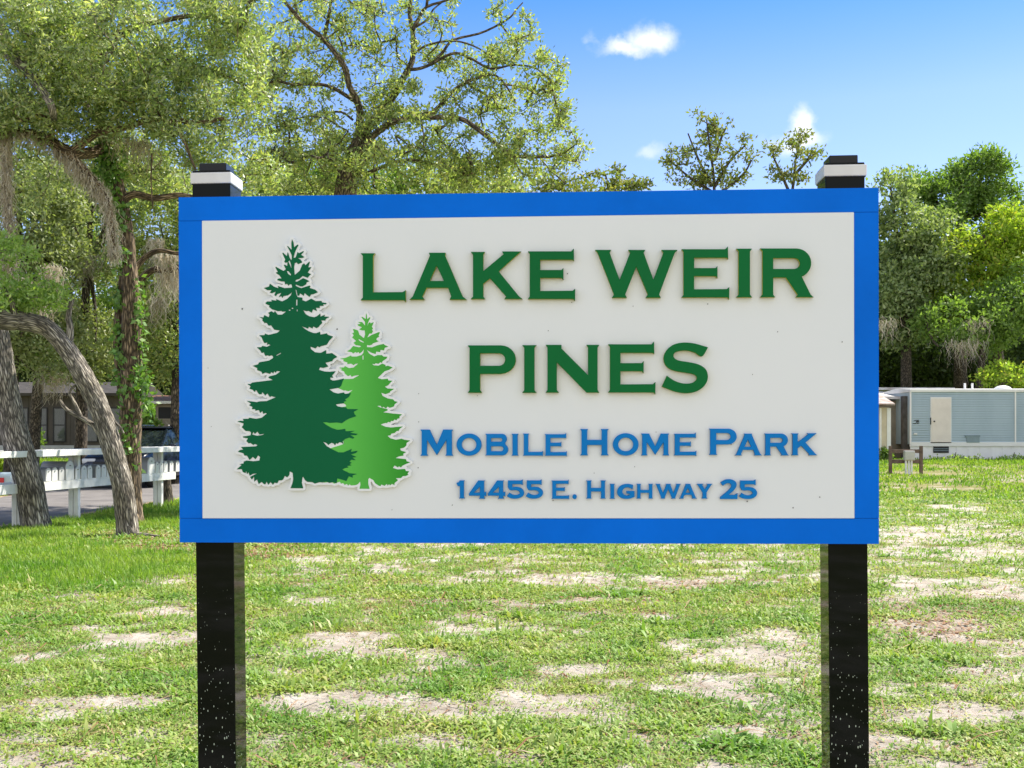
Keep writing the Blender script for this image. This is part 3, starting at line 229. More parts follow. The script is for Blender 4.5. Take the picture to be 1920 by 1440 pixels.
back=["546,444.1 548.6,444.1 550.7,445.4 554.1,451.6 555,454.6 557.6,453.9 559.4,454.2 562.1,455.8 563.5,457.4 564,458.9 563.9,460.9 560.5,467.6 560.6,468.4 561.9,469 566.9,466.6 569.1,466.1 571.6,466.9 573.3,468.9 574,470.6 574,472.9 571.6,476.9 574.7,479.6 575.2,482.9 573.9,485.2 569.8,487.6 570.4,489.1 573.4,490.1 577.2,486.6 579.9,485.9 582.6,486.8 585,489.6 585.4,491.6 584.3,496.1 587.2,497.9 588.1,499.4 588.3,501.1 587.7,503.1 583.7,508.9 587.2,511.4 588.1,512.9 588.3,514.6 587.2,517.4 583.9,519.3 581.6,522.1 581.7,522.6 583.7,524.1 584.7,526.1 584.6,528.6 583.1,531.1 585.7,534.1 586.7,536.9 591.9,538.6 593.9,539.8 599.5,544.9 600.6,547.9 600,550.1 597.9,552.2 587,556.6 593.4,560 600.9,559.5 604.1,559.9 605.7,560.9 607.4,562.9 614.1,564.1 615.5,565.1 616.3,566.6 616.7,568.4 616.4,569.9 615.6,572.4 614.7,573.6 611.4,575 608.6,577.5 604.4,578.1 602.6,580.7 599.1,582.1 598.8,582.6 599.1,583.4 601.4,583.5 602.8,584.1 605.1,586.8 608.4,585.8 611.1,586.1 612.5,587.1 613.8,589.1 619.4,590.1 620.7,591.1 621.7,592.9 621.7,595.1 620.7,597.1 615.3,600.6 614.4,603.1 613.1,604.7 611.6,605.4 609.1,605.6 607.7,608.4 603.4,612.6 599.9,617.1 603.2,618.6 604.9,621.8 612.1,620.3 614.4,620.7 616,621.6 617.6,623.9 626.4,626.9 628.5,629.1 628.9,631.1 628.2,633.6 620.8,641.9 616.5,648.9 614.6,650.4 611,651.6 613.4,652.4 614.7,653.4 615.6,655 616.1,657.9 622.1,657.5 624.9,658.1 635.4,665.5 637.1,667.8 646.1,666.7 652.5,663.9 647.8,661.9 646.5,660.1 646.2,658.1 647.4,655.3 653.8,651.6 658.8,645.4 658.5,641.6 660,638.9 656.7,635.4 655.8,632.6 656.3,630.6 657.5,628.6 656.3,626.4 655.9,624.4 656.4,622.4 657.8,620.4 657.1,617.4 657.5,615.4 659.2,613.4 661.9,612.5 664.1,612.5 667.7,613.4 666.1,610.6 665.6,608.6 666.2,605.9 666,603.1 666.5,601.6 667.4,600.5 669.1,599.6 674.7,599.1 673,595.4 673.1,593.4 673.8,591.9 675.6,590.4 677.9,589.6 681.6,589.7 682.1,586.4 682.8,584.9 684.6,583.4 686.4,582.9 688.4,583.3 690,584.4 692.3,590.1 695.1,590.6 698.3,593.1 699.1,595.9 697.7,599.9 702.1,599.6 703.9,600.5 704.9,601.9 705.2,605.1 702.5,612.1 703.7,615.1 703.4,618.6 703.9,620.1 704.6,620.2 711.4,617.9 713.8,618.6 715.6,620.6 716.6,624.1 715.2,628.4 715.5,631.9 714.5,633.9 712.3,635.9 714,638.1 714.4,640.9 718.9,640.3 721.1,640.8 724.1,643.2 730.6,646 732.6,648.4 732.7,651.1 731.5,653.1 729.9,654.2 725.4,655.5 724,659.1 722.1,661 718,661.6 720.9,664 725.9,664 728.4,664.6 729.7,665.6 730.7,667.4 730.7,670.1 728.5,674.6 727.6,675.7 722.9,679.1 726.4,681.1 728.9,681.4 738.4,684.8 740.5,687.1 740.7,690.1 739.1,692.5 732.6,696.7 723.6,700.1 717.6,706.1 718.6,706.5 726.6,705.5 728.4,705.8 730.1,706.8 732.1,709.1 737.6,710.1 739,711.1 739.9,712.9 740,715.1 739.3,716.6 733.9,721.8 732.6,723.9 733.1,724.2 738.9,724.5 741.6,725.4 743.4,727.9 743.2,730.9 741.9,732.6 735.6,736.7 733.2,739.9 728.1,741.8 727.8,742.4 738.6,744.7 740.2,745.6 742.4,748.1 747.9,749.4 750.1,751.6 750.5,754.6 749,757.1 743.8,760.9 741.4,765.5 731.6,769.1 731.2,769.9 733.4,770.5 755.4,772.8 757.7,774.4 758.6,777.4 757.5,780.1 753.6,782.9 752.9,786.1 751.4,787.9 748,789.1 745.1,792.1 743.4,792.6 740.9,792.4 739.1,793.5 736.1,794.1 732.9,796.6 733.9,796.9 755.1,795 757.1,795.5 758.5,796.4 759.5,797.9 759.8,799.6 758.7,802.6 753.1,806.8 751.9,809.6 750.6,811.2 748.9,812.2 745.6,812.6 742.1,815.7 737.4,817 736.6,818.1 737.1,818.7 742.6,820 752.9,818.1 754.1,818.3 759.6,820.2 770.6,821.6 772.4,822.5 773.4,823.9 773.8,826.1 773.1,828.4 771.9,829.6 766.6,833.1 765.5,837.9 760.9,842.4 765.2,844.4 766.2,845.9 766.6,847.6 766.2,849.4 765.4,850.7 761.5,853.1 761.1,856.1 764.1,857.8 766,861.1 771.9,863.3 773.1,864.9 773.6,866.9 773.1,868.9 771.9,870.4 762.6,874.2 761.5,875.1 763,876.4 764.4,878.7 768.6,879.1 770.4,880 771.6,881.9 771.8,884.1 770.2,887.4 770.5,890.9 769.2,893.1 762.9,896.5 757.4,897.1 753.9,900.2 751,901.1 749.4,903.7 744.4,907.9 743.6,911.4 741.4,913.5 739.4,913.9 735.9,912.8 732.6,914.5 729.6,914.3 726.9,915.1 724.1,914.6 721.4,915.3 717.4,914.2 714.6,915.7 711.6,915.7 707.4,914.2 700.6,909.5 698.8,907.4 697,903.9 695.4,902.8 695,903.4 695,907.1 697.2,915.1 696.9,918.4 695.9,919.7 694.1,920.7 692.1,921 674.6,921 672.1,920.4 670.3,918.6 669.5,916.1 670,913.6 669.6,913.1 665.6,914.2 659.4,914.8 655.9,914.3 652.6,915.1 650.6,914.6 648.9,913.4 646.4,913.9 644.4,913.5 641.6,911.2 639.6,911.4 637.6,910.9 635.1,908.7 632.4,910.3 626.6,911.4 624.4,910.9 621.6,909.3 617.4,910 613.1,908.8 608.4,909.5 600.1,908.8 590.1,911.3 588.1,910.8 584.4,908.5 574.9,907.6 570.9,905.3 570.6,905.9 572.9,915.1 572.2,917.6 570.4,919.4 567.6,920 544.9,920 542.9,919.5 541.5,918.6 540.5,917.1 540.2,915.4 544,904.6 545,899.4 545,896.6 544.4,895.4 540.4,898.9 538.4,899.4 536.1,899.1 533.6,902.2 530.4,904.6 525.6,905.4 523.5,908.9 521.9,910.1 519.6,910.6 516.4,910.1 514.6,912.2 512.9,913.2 510.1,913.1 507.4,911.3 503.9,913.2 501.9,913.2 499.6,912.1 496.9,912.7 492.9,911.6 490.1,909.5 486.6,911.7 484.1,912 481.5,910.6 479.6,906.7 476.4,907.6 473.6,906.5 471.9,903.7 470.1,903.1 468.8,902.1 465.1,896.9 463.8,893.9 461.1,893.1 459.1,891.5 452.6,888.7 451.3,887.1 450.1,884.5 444.1,884.7 442.4,884.4 440.5,883.4 439.4,881.6 439.2,879.9 439.8,877.9 444.2,873.6 443.4,870.1 444.6,867.3 446.6,866.1 452.1,865.2 454.3,861.9 460.3,859.1 456.9,858.4 455.3,857.6 452.9,853.6 445.1,851.7 442.8,850.6 441.3,848.1 441.6,845.1 442.8,843.6 447.4,839.9 447.8,836.4 449.4,834.4 452.1,833.5 460.4,833.2 461.1,832.6 457.9,828.9 457.3,825.4 454.1,824.4 452.6,823.1 450.9,818.4 451.5,816.1 453.4,814.4 461.5,812.6 457.1,811 450,803.9 449.2,802.4 448.9,800.6 450.4,796.6 443.6,794.5 442.3,793.6 441,791.4 441.4,788.1 443.6,786 450.6,784.4 452.6,781.8 455.6,780.8 463.4,780.7 465.4,779.4 467.6,778.8 480.9,780.7 488.5,778.9 484.6,777.5 482.6,774.1 477.4,774.4 475.6,773.5 474.1,771.8 471.1,771.4 469.3,770.4 468.1,768.4 467.8,765.4 463.9,763.2 462.6,761.6 462.2,759.6 462.6,757.1 459.4,755 458.1,753.4 457.7,751.4 458.1,749.4 459.9,747.5 462.4,746.8 481.6,749.4 486.4,748 499.1,747.5 501.4,746.4 500.6,745.3 498.4,746.2 495.9,746.1 492.4,743.2 486.4,743.8 483.9,743.2 482.1,742 480.1,739.2 475.9,738.9 471.4,734.8 465.4,732.7 464,731.6 463.1,729.9 463,727.6 463.7,725.6 460,722.6 458.9,719.9 459.8,716.9 462.1,715.3 467.6,715.5 470.4,713.4 472.9,712.8 498.4,709.6 498.9,709.1 499.1,706.6 500,704.4 499.6,703.8 498.1,703.3 493.1,705.5 491.9,705.6 489.6,705 488.2,703.6 486.6,700.5 480.6,698.4 479,697.4 478,695.9 477.3,692.9 470.1,689.2 469.1,687.9 468.7,686.1 469.1,683.9 470.4,682.3 472.4,681.3 480.6,679.2 482.4,676.5 484.1,675.3 502.2,671.6 500.9,671 497.4,671.8 494.8,670.9 493.5,669.4 492.1,666.3 489.1,665.9 487.4,665 484,659.6 477.6,653.4 477.3,650.1 478.9,647.8 481.9,646.8 487.9,646.2 490.8,643.9 486.9,635.4 482.6,632.2 481.6,630.9 481.2,628.6 481.9,626.4 484.4,624.6 492.1,623.9 494.1,621.9 495.9,621 498.1,621.1 503.6,623.2 510.1,621.7 510.8,621.1 506.1,614.9 503.4,615 501.4,614.5 499.9,613.5 498.1,611 492.4,609.3 490.9,608.5 487.9,603.1 487.3,600.4 482.1,597.6 480.6,595.4 480.8,592.4 482.6,590.3 484.9,589.6 490.6,590.2 492,587.6 493.4,586.6 495.4,586.2 497.9,586.6 499.4,583.3 503.5,580.9 503.5,580.4 500.8,577.9 499.7,575.4 495.9,573.6 494.4,571.9 493.4,567.6 494.5,564.6 498.4,561.4 500.9,560.8 504.1,560.7 505.6,559 507.1,558.2 508.9,557.8 512.9,558.1 511,556.4 509.6,554.2 503.4,552.5 501.8,550.9 500.9,548.5 498.4,547.7 491.9,543.5 490.4,541.4 490.3,538.6 491.3,536.9 492.9,535.6 500.5,533.6 502.6,528.8 503.9,527.8 505.4,527.2 508.4,527.8 516.6,533.7 519.1,532.3 521.1,531.9 529.1,534.2 529.9,534.1 529.4,532.1 525.6,531.7 517.9,529.2 516.4,528.2 515.4,526.9 514.9,524.9 515.3,523.1 518.9,518.6 514.3,515.1 512.8,513.1 512.6,510.1 514.3,507.4 512,502.6 511.8,499.9 513.4,497.3 515.1,496.3 517.4,495.9 519.6,496.4 527.9,500.9 529,501.1 527.6,496.6 528.8,493.4 528.3,490.6 528.5,489.4 529.7,486.6 525.1,476.4 524.8,473.1 525.9,471.3 527.6,470 530.6,469.3 532.6,469.8 534.6,471 536.6,468.9 536.7,468.1 533.8,462.9 534,459.6 534.9,458.3 536.4,457.3 538.6,456.8 541.6,456.9 543.2,446.9 544.3,445.1","632.1,674.3 628.6,676.5 626.5,679.6 624.6,681.2 618.3,683.1 619.7,685.6 619.7,688.4 618.5,690.4 615.7,692.1 619.1,692.5 625.9,691.6 630.4,691.4 630.8,687.9 632.9,685.6 636.9,684.8 642.4,684.4 644.6,682.4 640.6,680.2 638.9,677.5 635.1,676.4 632.9,674.3","633.9,694.3 633.3,698.1 628.6,704.9 630.1,708.2 637.9,706.8 644.2,705.4 644.8,704.9 642.8,702.9 641.4,699.9 635.8,697.1"])
# ================================================================ THE SETTING
# ground: one sheet to the horizon, finer near the camera
SAND = [(840, 1338, 420, 26, 1), (640, 1330, 190, 22, .9), (860, 1190, 100, 16, .9), (1060, 1088, 110, 13, .95), (1240, 1096, 120, 16, .8), (900, 1165, 130, 9, .7), (1030, 1183, 60, 7, .8),
        (1290, 1290, 110, 13, .8), (1200, 1240, 90, 9, .6), (255, 1185, 110, 26, .8), (250, 1320, 130, 22, .9), (60, 1400, 80, 30, .85), (640, 1215, 120, 10, .6), (560, 1265, 90, 9, .6),
        (760, 1410, 160, 14, .4), (1500, 1370, 110, 22, .7), (1740, 1000, 120, 18, .9), (1850, 1035, 110, 14, .85), (1700, 1035, 60, 14, .8), (1800, 950, 60, 9, .5), (1770, 1180, 170, 34, .75), (1690, 1120, 60, 26, .8),
        (1860, 1110, 90, 22, .8), (1890, 1250, 60, 14, .6), (1800, 1330, 110, 16, .75), (1480, 1180, 90, 16, .5), (1700, 1400, 60, 16, .6), (1420, 1085, 90, 9, .7), (560, 1130, 90, 10, .5),
        (960, 1130, 200, 10, .35), (1680, 1340, 60, 18, .6), (40, 1240, 90, 14, .5), (480, 1300, 60, 16, .7), (1440, 1040, 120, 8, .5), (1880, 905, 60, 7, .35), (1050, 1310, 160, 18, .6)]
BROWN = [(470, 1032, 110, 24, 1), (330, 1018, 110, 18, 1), (250, 1008, 100, 13, .9), (1760, 1165, 170, 50, .7), (1160, 1130, 220, 20, .5), (820, 1140, 200, 24, .5), (60, 1160, 60, 16, .8), (60, 1108, 50, 9, .6),
         (1340, 1110, 200, 22, .6), (420, 1130, 90, 60, .4), (170, 1010, 120, 8, .6), (640, 1090, 140, 20, .4)]
def ellmask(L, X, Y):
    Yc = np.maximum(Y, 1.0)
    px = CX+F*X/Yc; py = HY+F*EYE/Yc
    dx = 60*(fbm(X*1.3, Y*1.3, 4, 31)-.5)*2*np.minimum(8/Yc, 1.6); dy = 34*(fbm(X*1.1, Y*1.1, 4, 57)-.5)*2*np.minimum((8/Yc)**1.5, 2)
    s = np.zeros_like(px)
    for (x, y, rx, ry, g) in L:
        d = np.sqrt(((px+dx-x)/rx)**2+((py+dy-y)/ry)**2); s = np.maximum(s, g*sm(d, 1.35, .45))
    return s
def sandiness(X, Y):
    """0 = covered with grass, 1 = bare"""
    s = ellmask(SAND, X, Y)
    n = fbm(X*1.6+3, Y*2.1, 5, 77)
    base = sm(n, .46, .64)*.9
    side = sm(X, -6.5, -3.5)                       # thick lawn on the left, patchy field elsewhere
    far = 1-sm(Y, 20, 34)*.75
    base = base*side*far*(1-.3*sm(np.abs(X-2), 0, 3))
    s = np.maximum(s*1.25, base)
    lawn = sm(Y, 12.0, 13.5)*sm(X, -2.4, -4.2)       # shaded lawn under the oaks
    s = s*(1-lawn)
    fine = fbm(X*3.2, Y*4.2, 5, 13)
    n2 = fbm(X*9, Y*14, 4, 19); lawn = np.maximum(lawn, sm(-X, 5.5, 8)*sm(Y, 10, 12))
    v = .17+.60*np.minimum(s, 1)+.12*sm(X, 2.2, 4.5)*sm(Y, 6, 8)*(1-sm(Y, 22, 30))+(fine-.5)*1.75+(n2-.5)*.9
    return np.clip(v*(1-.85*lawn)*(1-.35*sm(Y, 26, 40))*(1-.8*sm(Y, 44, 54)), 0, 1)
def axis(lo, hi, f0):
    a = [0.0]
    while a[-1] < hi: a.append(a[-1]+f0(a[-1]))
    b = [0.0]
    while b[-1] > lo: b.append(b[-1]-f0(b[-1]))
    return np.array(b[:0:-1]+a)
gx = axis(-260, 260, lambda v: .045+.026*abs(v)); gy = axis(-60, 420, lambda v: .045+.011*abs(v-0) if v > 3 else .12)
gy = gy[(gy > -60)]
GX, GY = np.meshgrid(gx, gy); GZ = gz(GX, GY); ms = sandiness(GX, GY); mbm = ellmask(BROWN, GX, GY)
nx, ny = len(gx), len(gy)
idx = np.arange(nx*ny).reshape(ny, nx); Fq = np.stack([idx[:-1, :-1], idx[:-1, 1:], idx[1:, 1:], idx[1:, :-1]], -1).reshape(-1, 4)
verge = sm(road_w(GX, GY), -.75, -.1)*sm(GY, 12, 16)
colr = np.stack([ms, mbm, verge, np.ones_like(ms)], -1).reshape(-1, 4)
gm, t, o = newmat('sandy_ground')
p = N(t, 'ShaderNodeBsdfPrincipled'); p.inputs['Roughness'].default_value = .95; p.inputs['Specular IOR Level'].default_value = .15
at = N(t, 'ShaderNodeVertexColor', layer_name='mask'); sp = N(t, 'ShaderNodeSeparateColor'); t.links.new(at.outputs[0], sp.inputs[0])
tcn = N(t, 'ShaderNodeTexCoord')
def noise(s, d=6, r=.6):
    n = N(t, 'ShaderNodeTexNoise'); n.inputs['Scale'].default_value = s; n.inputs['Detail'].default_value = d; n.inputs['Roughness'].default_value = r
    t.links.new(tcn.outputs['Object'], n.inputs['Vector']); return n
sandr = ramp(t, noise(3.5, 9, .7).outputs[0], [(.3, (.25, .205, .155)), (.46, (.42, .37, .30)), (.64, (.57, .52, .445))])
soilr = ramp(t, noise(9, 8, .75).outputs[0], [(.3, (.10, .085, .03)), (.5, (.22, .215, .075)), (.7, (.36, .29, .15))])
brr = ramp(t, noise(22, 6, .8).outputs[0], [(.35, (.10, .05, .025)), (.55, (.26, .155, .085)), (.7, (.40, .29, .18))])
def mixc(f, a, b):
    m = N(t, 'ShaderNodeMix', data_type='RGBA'); t.links.new(f, m.inputs[0]); t.links.new(a, m.inputs[6]); t.links.new(b, m.inputs[7]); return m.outputs[2]
def math1(op, a, b):
    m = N(t, 'ShaderNodeMath', operation=op, use_clamp=True)
    for i, v in enumerate((a, b)):
        if isinstance(v, (int, float)): m.inputs[i].default_value = v
        else: t.links.new(v, m.inputs[i])
    return m.outputs[0]
fs = N(t, 'ShaderNodeMapRange', interpolation_type='SMOOTHSTEP'); fs.inputs[1].default_value = .14; fs.inputs[2].default_value = .66; t.links.new(sp.outputs[0], fs.inputs[0])
nb = ramp(t, noise(5, 8, .8).outputs[0], [(.42, (0, 0, 0)), (.58, (1, 1, 1))])
fb = math1('MULTIPLY', sp.outputs[1], nb.outputs[0])
c = mixc(fs.outputs[0], soilr.outputs[0], sandr.outputs[0]); c = mixc(fb, c, brr.outputs[0])
vr = ramp(t, noise(4, 6).outputs[0], [(.3, (.36, .22, .15)), (.7, (.58, .42, .32))]); c = mixc(math1('MULTIPLY', sp.outputs[2], .85), c, vr.outputs[0])
t.links.new(c, p.inputs['Base Color'])
bn = N(t, 'ShaderNodeBump'); bn.inputs['Strength'].default_value = 1.0; bn.inputs['Distance'].default_value = .035; t.links.new(noise(14, 10, .75).outputs[0], bn.inputs['Height']); t.links.new(bn.outputs[0], p.inputs['Normal'])
t.links.new(p.outputs[0], o.inputs[0])
ground = link('ground', npmesh('ground', np.stack([GX, GY, GZ], -1).reshape(-1, 3), Fq, True, col=colr), gm); tag(ground, kind='structure')
# asphalt lane on the left, draped 2 cm proud of the terrain with a ragged edge
ry = np.arange(-30, 62, .25); ns = 25
rn = np.interp(ry, ROAD_N[:, 0], ROAD_N[:, 1])+.18*(fbm(ry*.9, ry*0, 4, 3)-.5); rf = np.interp(ry, ROAD_F[:, 0], ROAD_F[:, 1])+.3*(fbm(ry*.8, ry*0+5, 4, 3)-.5)
u = np.linspace(0, 1, ns); RX = rn[:, None]*(1-u)+rf[:, None]*u; RY = np.repeat(ry[:, None], ns, 1); RZ = gz(RX, RY)+.022+.05*(1-(2*u-1)**2)[None, :]
RZ[:, 0] -= .05; RZ[:, -1] -= .05
idx = np.arange(len(ry)*ns).reshape(len(ry), ns); Fr = np.stack([idx[:-1, :-1], idx[1:, :-1], idx[1:, 1:], idx[:-1, 1:]], -1).reshape(-1, 4)
am = paint('asphalt', (.19, .175, .165), .85, .1, 1.2, .5, 90, (.115, .105, .10))
road = link('road', npmesh('road', np.stack([RX, RY, RZ], -1).reshape(-1, 3), Fr, True), am); tag(road, kind='structure')
# ---------------------------------------------------------------- grass and ground cover
def blades(P, L, W, az, lean, bend=.5, seg=2):
    """ribbons that rise and bend over; P (n,3) roots; returns V,F (tris+quads as quads)"""
    n = len(P); d = np.stack([np.cos(az), np.sin(az), np.zeros(n)], 1); s = np.stack([-np.sin(az), np.cos(az), np.zeros(n)], 1)
    V = np.zeros((n, seg*2+2, 3), np.float32)
    for k in range(seg+1):
        f = k/seg; ang = lean*(1-bend)+lean*bend*2*f
        c = P+d*(L*f*np.sin(ang))[:, None]+np.array([0, 0, 1])*(L*f*np.cos(ang))[:, None]
        ww = W*(math.sin(math.pi*(.22+.74*f)) if k < seg else .12)
        V[:, 2*k] = c-s*ww[:, None]*.5; V[:, 2*k+1] = c+s*ww[:, None]*.5
    b = (np.arange(n)*(seg*2+2))[:, None]; Fs = []
    for k in range(seg): Fs.append(np.concatenate([b+2*k, b+2*k+1, b+2*k+3, b+2*k+2], 1))
    return V.reshape(-1, 3), np.stack(Fs, 1).reshape(-1, 4)
def scatter(n, y0, y1, k, xlo=None, xhi=None, spread=.62):
    """random ground points in the wedge the camera sees (plus a margin), density ~ Y^-k"""
    u = rng.random(n)
    if abs(k-2) < 1e-6: Y = y0*(y1/y0)**u
    else: Y = (y0**(2-k)+u*(y1**(2-k)-y0**(2-k)))**(1/(2-k))
    X = (rng.random(n)*2-1)*(spread*Y+1.6)
    return X, Y
gl1 = leafmat('ground_cover_leaf', [(.16, .27, .05), (.26, .39, .08), (.21, .35, .07), (.34, .45, .12), (.19, .31, .06), (.42, .44, .17), (.29, .41, .10)], .35, .06, patch=1.1)
gl2 = leafmat('lawn_blade', [(.13, .24, .025), (.20, .34, .04), (.30, .43, .07), (.17, .29, .04)], .45, .05, patch=.8)
gl3 = leafmat('dry_litter', [(.16, .075, .04), (.30, .17, .09), (.42, .30, .19), (.22, .11, .06), (.48, .38, .27)], .15, .03)
def clumps(nc, y0, y1, k, per, L0, W0, thr=.35):
    X, Y = scatter(nc, y0, y1, k)
    s = sandiness(X, Y); keep = (s < thr*(.38+1.75*rng.random(nc))) & (road_w(X, Y) < -.25)
    X, Y = X[keep], Y[keep]; n = len(X)
    sz = (.55+.9*fbm(X*1.7, Y*1.7, 3, 91))*(.7+.6*rng.random(n)); rad = .05*sz*(1+Y/14)
    X = np.repeat(X, per); Y = np.repeat(Y, per); sz = np.repeat(sz, per); rad = np.repeat(rad, per); m = len(X)
    a = rng.random(m)*2*np.pi; r = rad*np.sqrt(rng.random(m)); X = X+r*np.cos(a); Y = Y+r*np.sin(a)
    Pp = np.stack([X, Y, gz(X, Y)-.004+.02*rng.random(m)*sz], 1); g = 1+np.maximum(Y-8, 0)/13
    return blades(Pp, L0*sz*g*(.6+.7*rng.random(m)), W0*sz*g*(.7+.5*rng.random(m)), a+rng.normal(0, .7, m), np.clip(rng.normal(1.0, .33, m), .1, 1.5), .45)
parts = [clumps(78000, 4.2, 12, 1.3, 7, .034, .0125), clumps(56000, 11, 30, 1.1, 6, .036, .0145), clumps(2200, 5, 12, 1.2, 9, .085, .020, .12), clumps(7000, 5, 22, 1.2, 6, .034, .012, 1.2)]
def join(parts):
    Vs, Fs, o = [], [], 0
    for V, Fc in parts: Vs.append(V); Fs.append(Fc+o); o += len(V)
    return np.concatenate(Vs), np.concatenate(Fs)
gc = link('ground_cover', npmesh('ground_cover', *join(parts)), gl1); tag(gc, 'low patchy green weeds and grass over pale sand in front of and under the sign', 'ground cover', kind='stuff')
# wispy upright blades in the field
X, Y = scatter(40000, 5, 26, 1.3); s = sandiness(X, Y); k = (s < .75*rng.random(len(X))) & (road_w(X, Y) < -.2); X, Y = X[k], Y[k]; n = len(X)
wv = blades(np.stack([X, Y, gz(X, Y)-.003], 1), (.035+.055*rng.random(n)**2)*(1+Y/25), .0045*(1+Y/9), rng.random(n)*6.28, np.abs(rng.normal(.5, .35, n)), .6)
# lawn at the left under the oaks and by the trailer
def lawn(nc, x0, x1, y0, y1, L, W, f=None):
    X = x0+(x1-x0)*rng.random(nc); Y = y0+(y1-y0)*rng.random(nc)
    k = (road_w(X, Y) < -.45)
    if f is not None: k &= f(X, Y)
    X, Y = X[k], Y[k]; n = len(X)
    h = .6+.8*fbm(X*1.5, Y*1.5, 3, 21)
    return blades(np.stack([X, Y, gz(X, Y)-.004], 1), L*h*(.6+.7*rng.random(n)), np.full(n, W), rng.random(n)*6.28, np.abs(rng.normal(.45, .35, n)), .6)
keepbare = lambda X, Y: (ellmask(BROWN[:3], X, Y) < .35*rng.random(len(X))) & (X < np.interp(Y, [11, 13, 16, 30], [-4.6, -3.6, -3.0, -2.4])+rng.normal(0, .35, len(X)))
lw = [wv, lawn(90000, -9.5, -2.0, 11.5, 22, .11, .010, keepbare), lawn(40000, -8.6, -1.0, 22, 34, .15, .018),
      lawn(46000, 6, 26, 27, 53, .11, .04, lambda X, Y: fbm(X*.5, Y*.35, 3, 41) > .30+.2*rng.random(len(X))), lawn(40000, -4, 8, 26, 56, .13, .05), lawn(60000, -14, 44, 53, 86, .22, .10), lawn(26000, -30, -12.7, 26, 56, .16, .04), lawn(5000, 9, 26, 47, 51.9, .16, .05)]
lo = link('grass', npmesh('grass', *join(lw)), gl2); tag(lo, 'longer fresh green lawn grass under the oaks and out to the trailer', 'grass', kind='stuff')
# dry leaves and twigs
def litter(n, y0, y1, L, W, f):
    n = int(n*1.25)
    X, Y = scatter(n, y0, y1, 1.2); k = f(X, Y) & (road_w(X, Y) < -.15); X, Y = X[k], Y[k]; n = len(X)
    return blades(np.stack([X, Y, gz(X, Y)+.004+.012*rng.random(n)], 1), L*(.5+rng.random(n))*(1+Y/16), W*(.5+rng.random(n))*(1+Y/16), rng.random(n)*6.28, rng.normal(1.45, .15, n), .2)
def sticks():
    return litter(900, 5, 12, .22, .007, lambda X, Y: rng.random(len(X)) < .5)
lt = [sticks(), litter(60000, 5, 22, .035, .016, lambda X, Y: ellmask(BROWN, X, Y) > .15+.8*rng.random(len(X))), litter(45000, 5, 20, .03, .0055, lambda X, Y: fbm(X*1.3, Y*1.3, 3, 63) > .35+.35*rng.random(len(X))),
      litter(3500, 5, 14, .14, .003, lambda X, Y: rng.random(len(X)) < .6), litter(60000, 14.5, 19.5, .035, .016, lambda X, Y: (X < -2) & (ellmask(BROWN[:3], X, Y) > .1+.6*rng.random(len(X))))]
ll = link('dry_leaf_litter', npmesh('dry_leaf_litter', *join(lt)), gl3); tag(ll, 'scattered brown dry leaves and twigs lying on the ground', 'leaf litter', kind='stuff')
# ================================================================ THE SIGN
TH = R(2.99); ROLL = math.atan2(.0068, 2.438)
SC = Vector((.0386, 3.9905, 0)); SZ = 1.8268
ex = Vector((math.cos(TH), -math.sin(TH), 0)); en = Vector((-math.sin(TH), -math.cos(TH), 0))
sign = empty('park_sign', SC, 'large white and blue park entrance sign with two green pines, on two black posts', 'sign', rz=-TH)
def p2s(x, y, d=0.0):
    """photo pixel -> sign-plane coordinates (right, up from the ground), plane d in front of the board"""
    dr = Vector(((x-CX)/F, 1, (HY-y)/F)); o = SC+en*d; t = (o.dot(en))/(dr.dot(en))
    q = dr*t; return ((q-SC).dot(ex), q.z+EYE)
def rot2(x, z): return (x, z)
blue = paint('blue_vinyl', (.001, .17, .80), .35, .07, 1.6, .05, 30, spec=.06)
white = paint('white_panel', (.79, .815, .81), .4, .012, 1.5, .03, 25, (.77, .80, .795), spec=.15)
frame_c = [p2s(*p) for p in ((335, 370), (1647.3, 352), (1648, 1020), (337, 1017))]
inner_c = [p2s(*p) for p in ((379, 414), (1601, 398), (1602, 972), (380, 972))]
def poly_prism(pts, y0, y1, name, mat, parent, bev=0):
    m = MB(); m.prism(pts, y0, y1)
    if bev: bmesh.ops.bevel(m.b, geom=[e for e in m.b.edges], offset=bev, segments=2, affect='EDGES')
    return m.build(name, mat, parent)
g = .0006
fc, ic = frame_c, inner_c
poly_prism([fc[0], fc[1], fc[2], fc[3]], .006, .028, 'backing_board', blue, sign)
poly_prism([(ic[0][0]+g, ic[0][1]-g), (ic[1][0]-g, ic[1][1]-g), (ic[2][0]-g, ic[2][1]+g), (ic[3][0]+g, ic[3][1]+g)], -.004, .0055, 'face_panel', white, sign, .0008)
zl0, zl1 = ic[0][1], ic[1][1]; bl0, bl1 = ic[3][1], ic[2][1]
poly_prism([fc[0], fc[1], (fc[1][0], zl1+g), (ic[1][0], zl1+g), (ic[0][0], zl0+g), (fc[0][0], zl0+g)], -.001, .0055, 'border_board', blue, sign, .0006)
poly_prism([(fc[3][0], bl0-g), (ic[3][0], bl0-g), (ic[2][0], bl1-g), (fc[2][0], bl1-g), fc[2], fc[3]], -.001, .0055, 'border_board', blue, sign, .0006)
poly_prism([(fc[0][0], zl0-g), (ic[0][0]-g, zl0-g), (ic[3][0]-g, bl0+g), (fc[3][0], bl0+g)], -.001, .0055, 'border_board', blue, sign, .0006)
poly_prism([(ic[1][0]+g, zl1-g), (fc[1][0], zl1-g), (fc[2][0], bl1+g), (ic[2][0]+g, bl1+g)], -.001, .0055, 'border_board', blue, sign, .0006)
